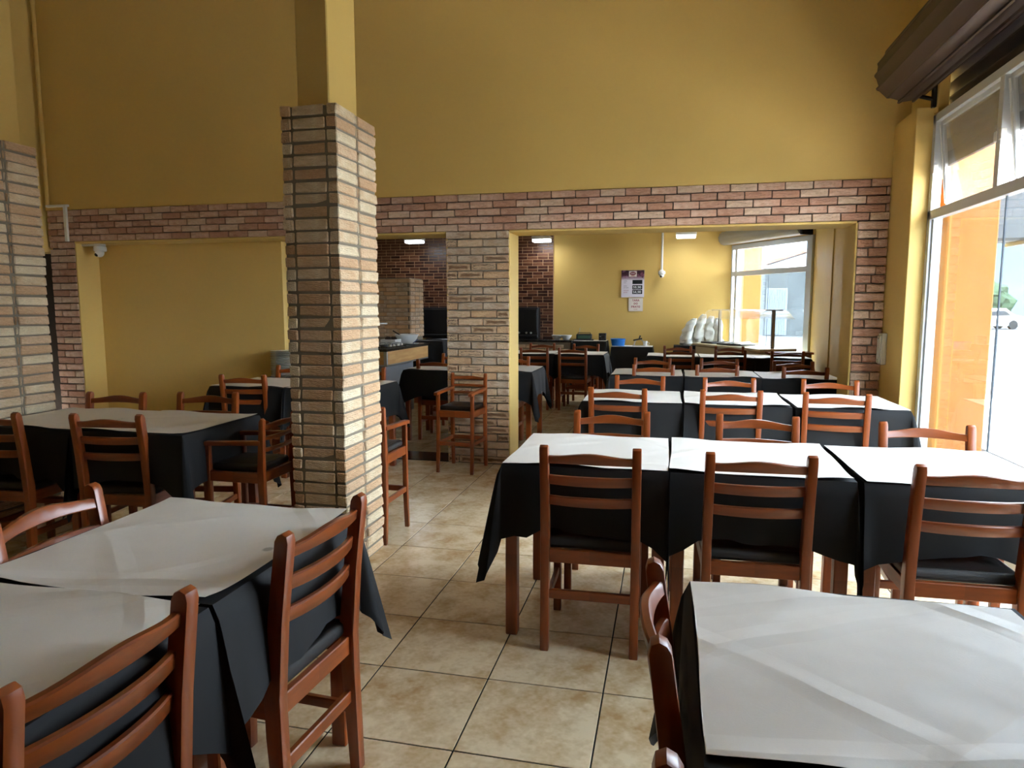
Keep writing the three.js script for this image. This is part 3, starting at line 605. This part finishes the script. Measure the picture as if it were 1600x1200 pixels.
{ const s = thing('serving_spoon', 'dark spoon resting in the large white bowl', 'spoon', -3.66, 1.03, -9.25); mesh('handle', bar([-0.02, -0.02, 0], [-0.2, 0.09, 0.03], 0.009), M.black, s); mesh('scoop', new THREE.SphereGeometry(0.035, 12, 8).scale(1, 0.5, 0.8).translate(0.0, -0.035, 0), M.black, s); }
{ const d = thing('spoon_rest', 'blue and white dish with a spoon beside the large bowl', 'dish', -3.47, 0.935, -9.0); mesh('dish', lathe([[0, 0.003], [0.05, 0.003], [0.085, 0.02], [0.08, 0.02], [0.05, 0.008], [0, 0.008]], 24), ceramic, d); mesh('spoon', [bar([0, 0.02, 0], [0.05, 0.075, -0.06], 0.007)], std('#3f4f78', 0.4), d); }
{ const d = thing('baking_dish', 'small white square dish with dark food at the island edge', 'dish', -3.78, 0.935, -8.95); mesh('dish', [bx(0.22, 0.07, 0.02, 0, 0.04, 0.1), bx(0.22, 0.07, 0.02, 0, 0.04, -0.1), bx(0.02, 0.07, 0.2, 0.1, 0.04, 0), bx(0.02, 0.07, 0.2, -0.1, 0.04, 0), bx(0.2, 0.01, 0.2, 0, 0.006, 0)], ceramic, d); mesh('food', [0, 1, 2, 3].map((i) => new THREE.DodecahedronGeometry(0.035).translate(-0.05 + i * 0.035, 0.08, 0.03 * Math.sin(i * 2))), std('#2b1a10', 0.7), d); }
{ // post with shelf at the island
  const s = thing('shelf_post', 'dark metal post with a small round shelf at the island', 'shelf', -3.95, 0.935, -8.7);
  mesh('post', [lim(-0.02, 0.02, 0, 0.62, -0.02, 0.02)], M.black, s); mesh('shelf', [new THREE.CylinderGeometry(0.16, 0.16, 0.014, 28).translate(0.06, 0.30, 0)], M.alu, s); mesh('base', new THREE.CylinderGeometry(0.09, 0.1, 0.02, 24).translate(0, 0.01, 0), M.black, s);
  const b = thing('sauce_bottle', 'small bottle with white and red label on the post shelf', 'bottle', -3.87, 1.242, -8.66);
  mesh('body', lathe([[0, 0], [0.026, 0], [0.028, 0.01], [0.028, 0.09], [0.012, 0.13], [0.011, 0.17], [0, 0.17]], 18), std('#5c1512', 0.25), b); mesh('label', new THREE.CylinderGeometry(0.0285, 0.0285, 0.055, 18).translate(0, 0.055, 0), std('#e9dcd6', 0.5), b); mesh('cap', new THREE.CylinderGeometry(0.012, 0.012, 0.03, 14).translate(0, 0.18, 0), std('#d9d9d6', 0.4), b);
}
// cloth-covered side stands
function drapedStand(x, z, w, d, h, label, extra = {}) {
  const t = thing('draped_stand', label, 'side table', x, 0, z);
  mesh('frame', [bx(w - 0.06, h - 0.03, d - 0.06, 0, (h - 0.03) / 2, 0)], M.wood, t);
  const N = 64, rows = 7, P = [], I = [], s = extra.s ?? 1, len = extra.len ?? h - 0.06;
  for (let r = 0; r <= rows; r++) for (let j = 0; j <= N; j++) {
    const a = j / N * 4, k = Math.floor(a) % 4, u = (a - Math.floor(a)) * 2 - 1, c = [[u, 1], [1, -u], [-u, -1], [-1, u]][k];
    const f = (r / rows) * (0.025 + 0.02 * Math.sin(j * 0.9 + s)) + (r ? 0.004 : 0), cor = Math.pow(Math.max(Math.abs(c[0]), 0) * Math.abs(c[1]), 6) * 0.05 * r / rows;
    P.push(c[0] * (w / 2 + f + cor), h - len * r / rows, c[1] * (d / 2 + f * (extra.wallSide && c[1] < 0 ? 0.1 : 1) + cor));
  }
  for (let r = 0; r < rows; r++) for (let j = 0; j < N; j++) { const o = r * (N + 1) + j; I.push(o, o + N + 1, o + 1, o + 1, o + N + 1, o + N + 2); }
  const g = new THREE.BufferGeometry(); g.setAttribute('position', new THREE.Float32BufferAttribute(P, 3)); g.setAttribute('uv', new THREE.Float32BufferAttribute(new Float32Array(P.length / 3 * 2), 2)); g.setIndex(I); g.computeVertexNormals();
  mesh('cloth', [g, new THREE.PlaneGeometry(w, d).rotateX(-Math.PI / 2).translate(0, h, 0)], M.cloth, t);
  if (extra.paper) { const p = mesh('table_paper', paperGeo(w * 0.98, d * 0.9, s, 0.3), M.paper); p.position.set(x, h, z); tag(p, 'white paper on the ' + extra.paper, 'paper cover'); }
  return t;
}
drapedStand(-1.33, -12.07, 0.58, 0.5, 0.865, 'tall black-draped stand beside the granite counter holding a radio', { paper: 'tall draped stand below the radio', s: 2 });
drapedStand(-0.6, -12.07, 0.70, 0.5, 0.775, 'low black-draped table below the poster with a blue basin', { paper: 'low draped table below the poster', s: 4, len: 0.7 });
drapedStand(-3.55, -9.95, 0.5, 0.4, 0.95, 'black-draped stand behind the kitchen island', { s: 6, len: 0.5 });
drapedStand(-3.70, -6.21, 0.5, 0.24, 0.752, 'dark-topped narrow stand against the wall below the plates', { s: 8, len: 0.2 });
for (let i = 0; i < 16; i++) {
  const p = mesh('plate', M.plateGeo ??= lathe([[0, 0], [0.07, 0], [0.075, 0.004], [0.125, 0.010], [0.124, 0.0125], [0.074, 0.008], [0, 0.005]], 36), ceramic);
  p.position.set(-3.785 + rr(-0.002, 0.002), 0.755 + i * 0.0168, -6.205 + rr(-0.002, 0.002)); tag(p, i ? 'white plate in the tall stack behind the left tables' : 'white plate at the very bottom of the tall stack', 'plate', i ? 'stacked white plates' : undefined);
}
bowl('white bowl on the granite counter, left of two', -1.93, 0.885, -12.08, 0.1, 0.075);
bowl('white bowl on the granite counter, right of two', -1.76, 0.885, -12.05, 0.1, 0.075);
{ const r = thing('radio', 'dark green and black portable radio with thin antenna on the draped stand', 'radio', -1.45, 0.87, -12.1);
  mesh('body', bx(0.27, 0.11, 0.1, 0, 0.06, 0, 0.012), M.black, r); mesh('front_panel', bx(0.22, 0.06, 0.01, 0, 0.062, 0.05, 0.003), std('#41614f', 0.3), r); mesh('handle', [bar([-0.11, 0.115, 0], [-0.11, 0.135, 0], 0.005), bar([0.11, 0.115, 0], [0.11, 0.135, 0], 0.005), bar([-0.11, 0.135, 0], [0.11, 0.135, 0], 0.006)], M.black, r); mesh('antenna', bar([-0.09, 0.11, -0.03], [-0.08, 0.22, -0.03], 0.004), M.steel, r); mesh('foot', [bx(0.34, 0.02, 0.13, 0, 0.01, 0, 0.004)], M.black, r); }
{ const r = thing('speaker', 'small black cube loudspeaker on the draped stand', 'speaker', -1.125, 0.87, -12.1); mesh('cabinet', bx(0.125, 0.13, 0.12, 0, 0.066, 0, 0.006), M.black, r); mesh('badge', bx(0.03, 0.012, 0.004, -0.03, 0.075, 0.061, 0.001), M.steel, r); mesh('driver', new THREE.TorusGeometry(0.038, 0.006, 8, 24).translate(0.012, 0.06, 0.062), std('#1c1c1e', 0.5), r); }
{ const b = mesh('basin', lathe([[0, 0.004], [0.1, 0], [0.108, 0.006], [0.128, 0.115], [0.137, 0.12], [0.136, 0.128], [0.122, 0.122], [0.1, 0.012], [0, 0.01]], 32), std('#1b6fc0', 0.35)); b.position.set(-0.85, 0.781, -12.06); tag(b, 'bright blue plastic basin on the low draped table', 'basin'); }
{ const k = thing('fruit_squeezer', 'metal hand juicer with black lever on the low draped table', 'juicer', -0.49, 0.781, -12.08);
  mesh('frame', [tube([[-0.09, 0.01, 0], [-0.06, 0.09, 0], [0, 0.12, 0], [0.06, 0.09, 0], [0.08, 0.01, 0]], 0.008), bx(0.22, 0.012, 0.12, 0, 0.006, 0)], M.steel, k); mesh('lever', [bar([-0.1, 0.1, 0.0], [0.05, 0.13, 0], 0.014), bar([0.0, 0.12, 0], [0.02, 0.185, 0], 0.014)], M.black, k); }
{ const k = thing('mug', 'white mug beside the metal juicer', 'mug', -0.385, 0.781, -12.08); mesh('cup', lathe([[0, 0.003], [0.034, 0], [0.037, 0.09], [0.033, 0.09], [0.03, 0.008], [0, 0.008]], 24), ceramic, k); mesh('handle', new THREE.TorusGeometry(0.024, 0.005, 8, 16).translate(0.042, 0.045, 0), ceramic, k); }
{ const b = thing('cutlery_tray', 'small yellow box behind the chair next to the plates', 'box', -3.56, 0.754, -6.2); mesh('box', bx(0.12, 0.09, 0.1, 0, 0.045, 0, 0.006), std('#c9a61d', 0.5), b); mesh('lid', bx(0.125, 0.015, 0.105, 0, 0.095, 0, 0.004), std('#b8930f', 0.5), b); }

// posters
{
  const cv = document.createElement('canvas'); cv.width = 380; cv.height = 460; const c = cv.getContext('2d');
  c.fillStyle = '#e4e0ea'; c.fillRect(0, 0, 380, 460);
  const grd = c.createLinearGradient(0, 0, 0, 170); grd.addColorStop(0, '#2a1018'); grd.addColorStop(0.5, '#5a2c40'); grd.addColorStop(1, '#e4e0ea'); c.fillStyle = grd; c.fillRect(0, 0, 380, 170);
  for (let i = 0; i < 60; i++) { c.fillStyle = ['rgba(150,80,100,.35)', 'rgba(190,150,180,.35)', 'rgba(40,10,20,.4)'][i % 3]; c.beginPath(); c.arc(hash(i, 1, 4) * 380, hash(i, 2, 4) * 120, 8 + hash(i, 3, 4) * 16, 0, 7); c.fill(); }
  c.fillStyle = '#efe6dc'; c.fillRect(125, 14, 130, 96); c.fillStyle = '#7c1f2a'; c.beginPath(); c.ellipse(190, 56, 50, 32, 0, 0, 7); c.fill(); c.fillStyle = '#efe6dc'; c.fillRect(152, 46, 76, 6); c.fillRect(158, 60, 64, 6); c.fillStyle = '#c9924a'; c.fillRect(160, 94, 60, 8);
  for (const [y, t] of [[165, ''], [255, '59,90'], [335, '54,90']]) { c.fillStyle = '#15181d'; c.fillRect(185, y, 165, 70); c.fillStyle = '#e8eef0'; c.font = 'bold 54px sans-serif'; c.fillText(t, 196, y + 54); }
  c.fillStyle = '#5a5a66'; c.font = '20px sans-serif'; for (const [y, s] of [[190, 'Buffet'], [218, 'livre'], [275, 'Buffet'], [303, 'por quilo']]) c.fillText(s, 40, y);
  c.fillStyle = '#a03a54'; for (const [y, s] of [[350, 'Marmitex'], [382, 'grande']]) c.fillText(s, 40, y);
  const tx = new THREE.CanvasTexture(cv); tx.colorSpace = THREE.SRGBColorSpace;
  const p = thing('price_poster', 'price board poster with three black price panels on the far yellow wall', 'poster', -0.633, 1.865, -12.385);
  mesh('board', bx(0.40, 0.475, 0.012, 0, 0, 0, 0.001), std('#d9d5de', 0.6), p); mesh('print', new THREE.PlaneGeometry(0.398, 0.473).translate(0, 0, 0.0068), std(0xffffff, 0.5, 0, { map: tx }), p);
  const cw = document.createElement('canvas'); cw.width = 256; cw.height = 240; const d = cw.getContext('2d');
  d.fillStyle = '#e9e2d6'; d.fillRect(0, 0, 256, 240); d.fillStyle = '#9c2338'; d.font = 'bold 52px sans-serif'; d.textAlign = 'center'; d.fillText('TARA', 128, 62); d.fillText('DO', 128, 120); d.fillText('PRATO', 128, 178); d.font = '26px sans-serif'; d.fillText('0,520', 128, 216);
  const ty = new THREE.CanvasTexture(cw); ty.colorSpace = THREE.SRGBColorSpace;
  const q = thing('paper_sign', 'small white paper sign with red lettering below the price poster', 'sign', -0.575, 1.50, -12.39);
  mesh('sheet', bx(0.25, 0.235, 0.003, 0, 0, 0, 0.0005), std('#e9e2d6', 0.7), q); mesh('print', new THREE.PlaneGeometry(0.248, 0.233).translate(0, 0, 0.0025), std(0xffffff, 0.6, 0, { map: ty }), q);
}
// ceiling lamps of the back room
[['left', -4.45, -11.7], ['middle', -2.2, -12.0], ['right', 0.25, -11.85]].forEach(([n, x, z]) => {
  const l = thing('ceiling_lamp', 'lit white ceiling lamp in the back room, ' + n + ' of three', 'lamp', x, 2.62, z);
  mesh('housing', [bx(0.33, 0.05, 0.2, 0, 0.04, 0, 0.006), bx(0.05, 0.33, 0.05, 0, 0.22, 0)], M.whitePlastic, l);
  mesh('diffuser', bx(0.31, 0.045, 0.18, 0, -0.008, 0, 0.01), std('#ffffff', 0.4, 0, { emissive: new THREE.Color('#eaf6ff'), emissiveIntensity: 1.6 }), l);
  const a = new THREE.RectAreaLight('#f0f6ff', 5, 0.3, 0.18); a.position.set(0, -0.034, 0); a.rotation.x = -Math.PI / 2; l.add(a);
});

// ------------------------------------------------------------------ window of the back room (in a wall set at an angle)
const W2a = [2.05, -10.85], W2b = [1.03, -12.45], W2len = Math.hypot(W2a[0] - W2b[0], W2a[1] - W2b[1]), W2ang = Math.atan2(-(W2b[1] - W2a[1]), W2b[0] - W2a[0]);
{
  const w = structGroup('window_2', 'aluminium window of the back room set in an angled wall');
  w.position.set(W2a[0], 0, W2a[1]); w.rotation.y = W2ang;            // local +x runs from the near to the far end
  const L = W2len;
  mesh('window_frame', [lim(0, 0.11, 0.3, 2.5, -0.04, 0.04), lim(L - 0.07, L, 0.3, 2.5, -0.03, 0.03), lim(0, L, 2.42, 2.5, -0.03, 0.03), lim(0, L, 1.975, 2.055, -0.03, 0.03), lim(0, L, 0.3, 0.38, -0.03, 0.03), lim(L - 0.18, L - 0.12, 0.3, 2.5, -0.02, 0.02)], M.alu, w);
  mesh('pane', [lim(0.05, L / 2 - 0.003, 0.35, 2.0, -0.003, 0.003, 0.001)], dusty, w); mesh('pane', [lim(L / 2 + 0.003, L - 0.15, 0.35, 2.0, -0.003, 0.003, 0.001)], dusty, w);
  mesh('pane', [lim(0.05, L - 0.15, 2.04, 2.45, -0.003, 0.003, 0.001)], glass, w);
  mesh('glass_joint', lim(L / 2 - 0.003, L / 2 + 0.003, 0.35, 2.0, -0.004, 0.004, 0.001), std('#4a5258', 0.5), w);
  const v = struct('wall_angled', [lim(-0.02, L + 0.02, 0, 0.3, -0.1, 0.1), lim(-0.02, L + 0.02, 2.5, 3.05, -0.02, 0.14)], M.wall, 'yellow angled wall around the back room window'); v.position.copy(w.position); v.rotation.copy(w.rotation);
  const s = thing('rolling_shutter', 'grey steel roll-up shutter coil above the back room window', 'shutter', W2a[0], 2.62, W2a[1], W2ang);
  for (let i = 0; i < 12; i++) { const a0 = i / 12 * Math.PI * 2, a1 = (i + 1) / 12 * Math.PI * 2, pr = [[a0, 0.08], [a0, 0.118], [a0 + 0.1, 0.12], [a1 - 0.08, 0.112], [a1, 0.112], [a1, 0.08]].map(([a, r]) => [Math.cos(a) * r, Math.sin(a) * r]); mesh('coil_slat', loft([pr.map(([y, z]) => [0.1, y, -0.13 + z]), pr.map(([y, z]) => [L + 0.05, y, -0.13 + z])]), std('#a9a69c', 0.45, 0.3), s); }
  mesh('core', new THREE.CylinderGeometry(0.085, 0.085, L - 0.1, 16).rotateZ(Math.PI / 2).translate(L / 2 + 0.07, 0, -0.13), M.shutterDark, s);
  mesh('bracket', lim(0.02, 0.06, -0.12, 0.05, -0.22, 0.0), M.black, s);
}
// ------------------------------------------------------------------ buffet and sacks
{
  const P1 = [0.82, -11.75], P2 = [1.47, -10.45], L = Math.hypot(P2[0] - P1[0], P2[1] - P1[1]), ang = Math.atan2(-(P2[1] - P1[1]), P2[0] - P1[0]);
  const b = thing('buffet_counter', 'cream buffet counter with glass sneeze guard in front of the back room window', 'buffet', P1[0], 0, P1[1], ang);
  mesh('body', lim(-0.3, L + 0.1, 0.05, 0.82, -0.27, 0.27, 0.02), std('#d9cfae', 0.5), b);
  mesh('worktop', lim(-0.33, L + 0.15, 0.82, 0.86, -0.3, 0.3, 0.008), std('#cfc4a4', 0.35), b);
  for (const x of [0, L]) mesh('post', lim(x - 0.02, x + 0.02, 0.86, 1.40, -0.02, 0.02), std('#7d7568', 0.35, 0.5), b);
  mesh('top_bar', [lim(L - 0.02, L + 0.02, 1.4, 1.415, -0.14, 0.14), lim(-0.02, 0.02, 1.4, 1.415, -0.14, 0.14)], std('#4d443d', 0.4), b);
  mesh('top_glass', lim(-0.05, L + 0.05, 1.414, 1.42, -0.14, 0.14, 0.001), glass, b);
  for (const s of [-1, 1]) mesh('sneeze_guard', loft([[-0.05, 0], [L + 0.05, 0]].map(([x]) => [[x, 1.417, s * 0.13], [x, 1.40, s * 0.2], [x, 1.28, s * 0.32], [x, 1.275, s * 0.317], [x, 1.395, s * 0.195], [x, 1.411, s * 0.13]])), glass, b);
  mesh('food_trays', [lim(-0.2, 0.15, 0.86, 0.885, -0.22, 0.22), lim(0.3, 0.7, 0.86, 0.885, -0.22, 0.22)], M.black, b);
  const t = thing('folded_cloth', 'crumpled white cloth lying on the buffet worktop', 'cloth', (P1[0] + P2[0]) / 2 - 0.05, 0.865, (P1[1] + P2[1]) / 2, ang);
  const g = new THREE.PlaneGeometry(0.5, 0.3, 20, 12).rotateX(-Math.PI / 2), p = g.attributes.position; for (let i = 0; i < p.count; i++) p.setY(i, 0.025 + 0.04 * vnoise(p.getX(i) * 12 + 20, p.getZ(i) * 12 + 20, 64, 4) * (1 - Math.pow(Math.abs(p.getX(i)) / 0.25, 4))); g.computeVertexNormals(); mesh('fabric', g, std('#e4e2dc', 0.8, 0, { side: THREE.DoubleSide }), t);
  const k = thing('service_bench', 'narrow dark wooden bench top beside the buffet', 'bench', 1.66, 0, -10.3, 0.1);
  mesh('bench_top', bx(0.62, 0.03, 0.3, 0, 0.81, 0), M.wood, k); for (const x of [-0.27, 0.27]) for (const z of [-0.11, 0.11]) mesh('leg', bx(0.035, 0.8, 0.035, x, 0.4, z), M.wood, k); mesh('apron', [bx(0.54, 0.05, 0.02, 0, 0.765, 0.11), bx(0.54, 0.05, 0.02, 0, 0.765, -0.11)], M.wood, k);
}
drapedStand(0.5, -12.12, 0.8, 0.4, 0.80, 'dark covered low table carrying the white sacks', { s: 11 });
const sackMat = std('#d9d9cf', 0.7, 0, { bumpMap: noiseBump, bumpScale: 0.01 });
[['leftmost', 0.30, -12.12, 0.105, 0.46, 0.15], ['second from the left', 0.50, -12.16, 0.11, 0.53, 0.10], ['third from the left', 0.68, -12.16, 0.11, 0.50, 0.04], ['rightmost', 0.82, -12.14, 0.105, 0.47, 0.0]].forEach(([n, x, z, r, h, lean], q) => {
  const t = thing('sack', 'crumpled white plastic sack slumped in the far corner, ' + n, 'sack', x, 0.80, z);
  const rings = []; for (let i = 0; i <= 22; i++) { const v = i / 22, pr = (v < 0.08 ? 0.75 + v * 3 : v > 0.8 ? 1 - (v - 0.8) * 2.6 : 1) * (1 - 0.22 * v) * (1 + 0.22 * (vnoise(v * 11 + q * 3, q + 2, 64, 12) - 0.5)); const ring = []; for (let j = 0; j < 18; j++) { const a = j / 18 * Math.PI * 2, rad = r * pr * (1 + 0.42 * (vnoise(Math.cos(a) * 2 + 20 + q, Math.sin(a) * 2 + 20 + v * 9, 64, 3) - 0.5)); ring.push([Math.cos(a) * rad + lean * v * v * 0.9, v * h + 0.008 * Math.sin(a * 3 + v * 20), Math.sin(a) * rad * 0.85]); } rings.push(ring); }
  const g = loft(rings.map((r) => r.slice().reverse())); mesh('bag', g, sackMat, t);
  mesh('tie', new THREE.TorusGeometry(r * 0.42, 0.008, 6, 16).rotateX(Math.PI / 2).translate(lean * 0.8, h * 0.97, 0), sackMat, t);
});

// ------------------------------------------------------------------ outside
const pale = std(0xffffff, 0.9, 0, { map: dataTex(256, 256, (u, v) => { const n = 0.055 + 0.03 * fbm(u, v, 8, 5, 6); return [n, n * 0.99, n * 0.96]; }, { repeat: [0.25, 0.25] }) });
{ // street with kerb, in metres
  const g = structGroup('street', 'pale concrete street and pavement outside');
  mesh('roadway', lim(2.3, 160, -0.25, -0.12, -120, 60), pale, g);
  mesh('roadway_behind', lim(-60, 2.3, -0.25, -0.12, -120, -13), pale, g);
  mesh('pavement', [lim(1.96, 7.5, -0.14, -0.02, -10.7, 8), lim(2.4, 5.4, -0.14, -0.02, -13, -10.7)], std('#c9c0b6', 0.9), g);
}
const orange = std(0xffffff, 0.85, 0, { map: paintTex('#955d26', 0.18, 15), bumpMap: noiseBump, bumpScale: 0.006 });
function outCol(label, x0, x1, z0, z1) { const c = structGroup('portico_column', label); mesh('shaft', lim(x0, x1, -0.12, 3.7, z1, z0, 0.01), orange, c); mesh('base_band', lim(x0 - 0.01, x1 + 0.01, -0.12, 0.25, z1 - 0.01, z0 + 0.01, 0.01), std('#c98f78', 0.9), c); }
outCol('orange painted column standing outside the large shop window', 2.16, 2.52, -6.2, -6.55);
struct('added_shade_roof', [lim(1.88, 3.1, 3.7, 3.9, -13, 4), lim(0.4, 1.88, 3.7, 3.9, -15.2, -12.8)], M.ceiling, 'unseen overhanging roof added to shade the columns and pavement outside');  // out-of-view overhang, added to keep sky light off the orange columns
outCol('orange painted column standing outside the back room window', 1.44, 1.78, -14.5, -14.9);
{ // air conditioner on the column
  const a = thing('air_conditioner', 'white outdoor air conditioner unit with round fan grille beside the orange column', 'air conditioner', 2.62, 1.98, -6.45);
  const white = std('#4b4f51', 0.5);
  mesh('casing', bx(0.36, 0.92, 0.3, 0, 0.46, 0, 0.02), white, a);
  mesh('fan_recess', new THREE.CylinderGeometry(0.16, 0.16, 0.02, 32).rotateX(Math.PI / 2).translate(0, 0.66, 0.145), std('#3d4146', 0.6), a);
  const gr = []; for (let i = 1; i <= 5; i++) gr.push(new THREE.TorusGeometry(0.032 * i, 0.004, 6, 32).translate(0, 0.66, 0.16)); for (let i = 0; i < 6; i++) { const t = i / 6 * Math.PI; gr.push(bar([-0.16 * Math.cos(t), 0.66 - 0.16 * Math.sin(t), 0.16], [0.16 * Math.cos(t), 0.66 + 0.16 * Math.sin(t), 0.16], 0.004)); } mesh('fan_grille', gr, white, a);
  mesh('bracket', [bx(0.03, 0.03, 0.34, -0.13, -0.015, 0), bx(0.03, 0.03, 0.34, 0.13, -0.015, 0)], std('#8a8a88', 0.5), a); mesh('cable', tube([[-0.1, 0.1, 0.16], [-0.12, -0.3, 0.14], [-0.1, -0.9, 0.12]], 0.008), M.black, a);
}
{ // neighbours across the street, seen through the back room window
  const h1 = thing('neighbour_house', 'grey walled house with brown tiled roof across the street', 'house', 9.5, -0.12, -40);
  const grey = std(0xffffff, 0.9, 0, { map: paintTex('#434746', 0.2, 25) });
  mesh('wall', lim(-4.4, 5, 0, 3.7, -4, 0), grey, h1); mesh('parapet', lim(-4.5, 5.1, 3.7, 3.85, -4.1, 0.1), std('#a5a7a3', 0.9), h1);
  mesh('metal_gate', [lim(-4.3, -3.2, 0.05, 2.6, 0, 0.06)], std('#6a7175', 0.6), h1); for (let i = 0; i < 8; i++) mesh('gate_rib', lim(-4.25 + i * 0.13, -4.19 + i * 0.13, 0.08, 2.56, 0.05, 0.1), std('#585e63', 0.6), h1);
  mesh('roof', new THREE.ExtrudeGeometry(new THREE.Shape([[0, 0], [3.2, 1.0], [6.4, 0], [6.4, 0.18], [3.2, 1.18], [0, 0.18]].map((p) => new THREE.Vector2(...p))), { depth: 5, bevelEnabled: false }).translate(-4.5, 3.85, -5), std('#4a372c', 0.9), h1);
  mesh('window', [lim(0.5, 1.7, 1.2, 2.3, 0, 0.05)], std('#5c656b', 0.3), h1);
  const h2 = thing('neighbour_house', 'pale house with orange clay roof behind the grey wall', 'house', 13, -0.12, -50);
  mesh('wall', lim(-4, 4, 0, 4.2, -5, 0), std('#5f5d59', 0.9), h2); mesh('roof', new THREE.ExtrudeGeometry(new THREE.Shape([[0, 0], [4.3, 1.4], [8.6, 0], [8.6, 0.2], [4.3, 1.6], [0, 0.2]].map((p) => new THREE.Vector2(...p))), { depth: 6, bevelEnabled: false }).translate(-4.3, 4.2, -5.5), std('#6a3a20', 0.9), h2);
  mesh('window', [lim(-1.5, -0.3, 1.4, 2.6, 0, 0.05), lim(1.0, 2.2, 1.4, 2.6, 0, 0.05)], std('#5c656b', 0.3), h2);
  const pl = thing('utility_pole', 'concrete utility pole with transformers and wires across the street', 'utility pole', 10.6, -0.12, -34);
  mesh('pole', new THREE.CylinderGeometry(0.11, 0.16, 8, 12).translate(0, 4, 0), std('#a9a7a1', 0.9), pl); mesh('crossarm', [bx(2.4, 0.12, 0.12, 0, 6.4, 0), bx(1.8, 0.1, 0.1, 0, 5.7, 0)], std('#6b6259', 0.9), pl);
  mesh('transformer', [new THREE.CylinderGeometry(0.3, 0.3, 0.8, 16).translate(-0.7, 5.6, 0.3)], std('#6f7478', 0.6), pl);
  const wires = []; for (let i = 0; i < 5; i++) wires.push(tube([[-22, 5.6 + i * 0.28, 6], [-10, 5.2 + i * 0.28, 3], [0, 5.7 + i * 0.2, 0], [14, 5.3 + i * 0.25, -4], [28, 5.6 + i * 0.25, -8]], 0.02, 5, 40)); mesh('wire', wires, M.black, pl);
}
{ // far view through the shop window: hills, hedge line, cars
  const hill = std('#41525f', 1.0), tree = [std('#46563f', 1.0), std('#3c4d36', 1.0), std('#525f46', 1.0)];
  const g = new THREE.PlaneGeometry(700, 160, 60, 14).rotateX(-Math.PI / 2), p = g.attributes.position;
  for (let i = 0; i < p.count; i++) { const x = p.getX(i), z = p.getZ(i), e = Math.max(0, 1 - Math.abs(z) / 80); p.setY(i, 52 * Math.pow(e, 0.8) * (0.55 + 0.75 * vnoise(x * 0.012 + 20, z * 0.02 + 20, 64, 9)) - 3); }
  g.computeVertexNormals(); const h = mesh('hills', g, hill); h.position.set(210, 0, -420); h.rotation.y = 0.35; tag(h, 'hazy blue wooded hills beyond the street', null, null, 'structure');
  for (let i = 0; i < 14; i++) {
    const t = thing('tree', undefined, 'tree', 22 + i * 6.6 + rr(-1, 1), -0.12, -72 + i * 2 + rr(-2, 2), rr(0, 6), 'trees along the far side of the street'); tag(t, 'hazy green bushy tree along the far side of the street below the hills');
    const r = rr(1.6, 2.4), bl = []; for (let k = 0; k < 6; k++) { const s = new THREE.IcosahedronGeometry(r * rr(0.55, 0.9), 3), q = s.attributes.position, sx = k * 3.1 + i; for (let m = 0; m < q.count; m++) { const f = 0.8 + 0.45 * vnoise(q.getX(m) * 2.2 + 40 + sx, q.getY(m) * 2.2 + q.getZ(m) * 1.7 + 40, 128, 2); q.setXYZ(m, q.getX(m) * f, q.getY(m) * f * 0.85, q.getZ(m) * f); } s.computeVertexNormals(); bl.push(s.translate(rr(-1, 1) * r * 0.7, r * 0.9 + rr(0, 1) * r * 0.6, rr(-1, 1) * r * 0.7)); }
    mesh('foliage', bl, tree[i % 3], t); mesh('trunk', new THREE.CylinderGeometry(0.15, 0.22, r, 8).translate(0, r / 2, 0), std('#5a4a3c', 0.95), t);
  }
  for (let i = 0; i < 4; i++) {
    const t = thing('parked_car', undefined, 'car', 22.5 + i * 6, -0.12, -56 + i * 1.6, 0.2, 'parked cars'); tag(t, 'small pale car parked far down the street');
    const sh = new THREE.Shape([[-2, 0.3], [-2.05, 0.75], [-1.5, 0.9], [-0.9, 1.35], [0.7, 1.4], [1.3, 0.95], [2, 0.8], [2.05, 0.3]].map((q) => new THREE.Vector2(...q)));
    mesh('body', new THREE.ExtrudeGeometry(sh, { depth: 1.5, bevelEnabled: true, bevelSize: 0.08, bevelThickness: 0.08, bevelSegments: 2 }).translate(0, 0, -0.75), std(['#e8e8e6', '#d9dbdd', '#c7cbd0', '#eeeeec'][i], 0.3), t);
    mesh('window', new THREE.ExtrudeGeometry(new THREE.Shape([[-1.25, 0.95], [-0.85, 1.27], [0.62, 1.31], [1.08, 0.98]].map((q) => new THREE.Vector2(...q))), { depth: 1.7, bevelEnabled: false }).translate(0, 0, -0.85), std('#22272c', 0.2), t);
    for (const x of [-1.25, 1.25]) for (const z of [-0.75, 0.75]) mesh('wheel', new THREE.CylinderGeometry(0.32, 0.32, 0.22, 20).rotateX(Math.PI / 2).translate(x, 0.32, z), M.black, t);
  }
}
renderer.render(scene, camera);
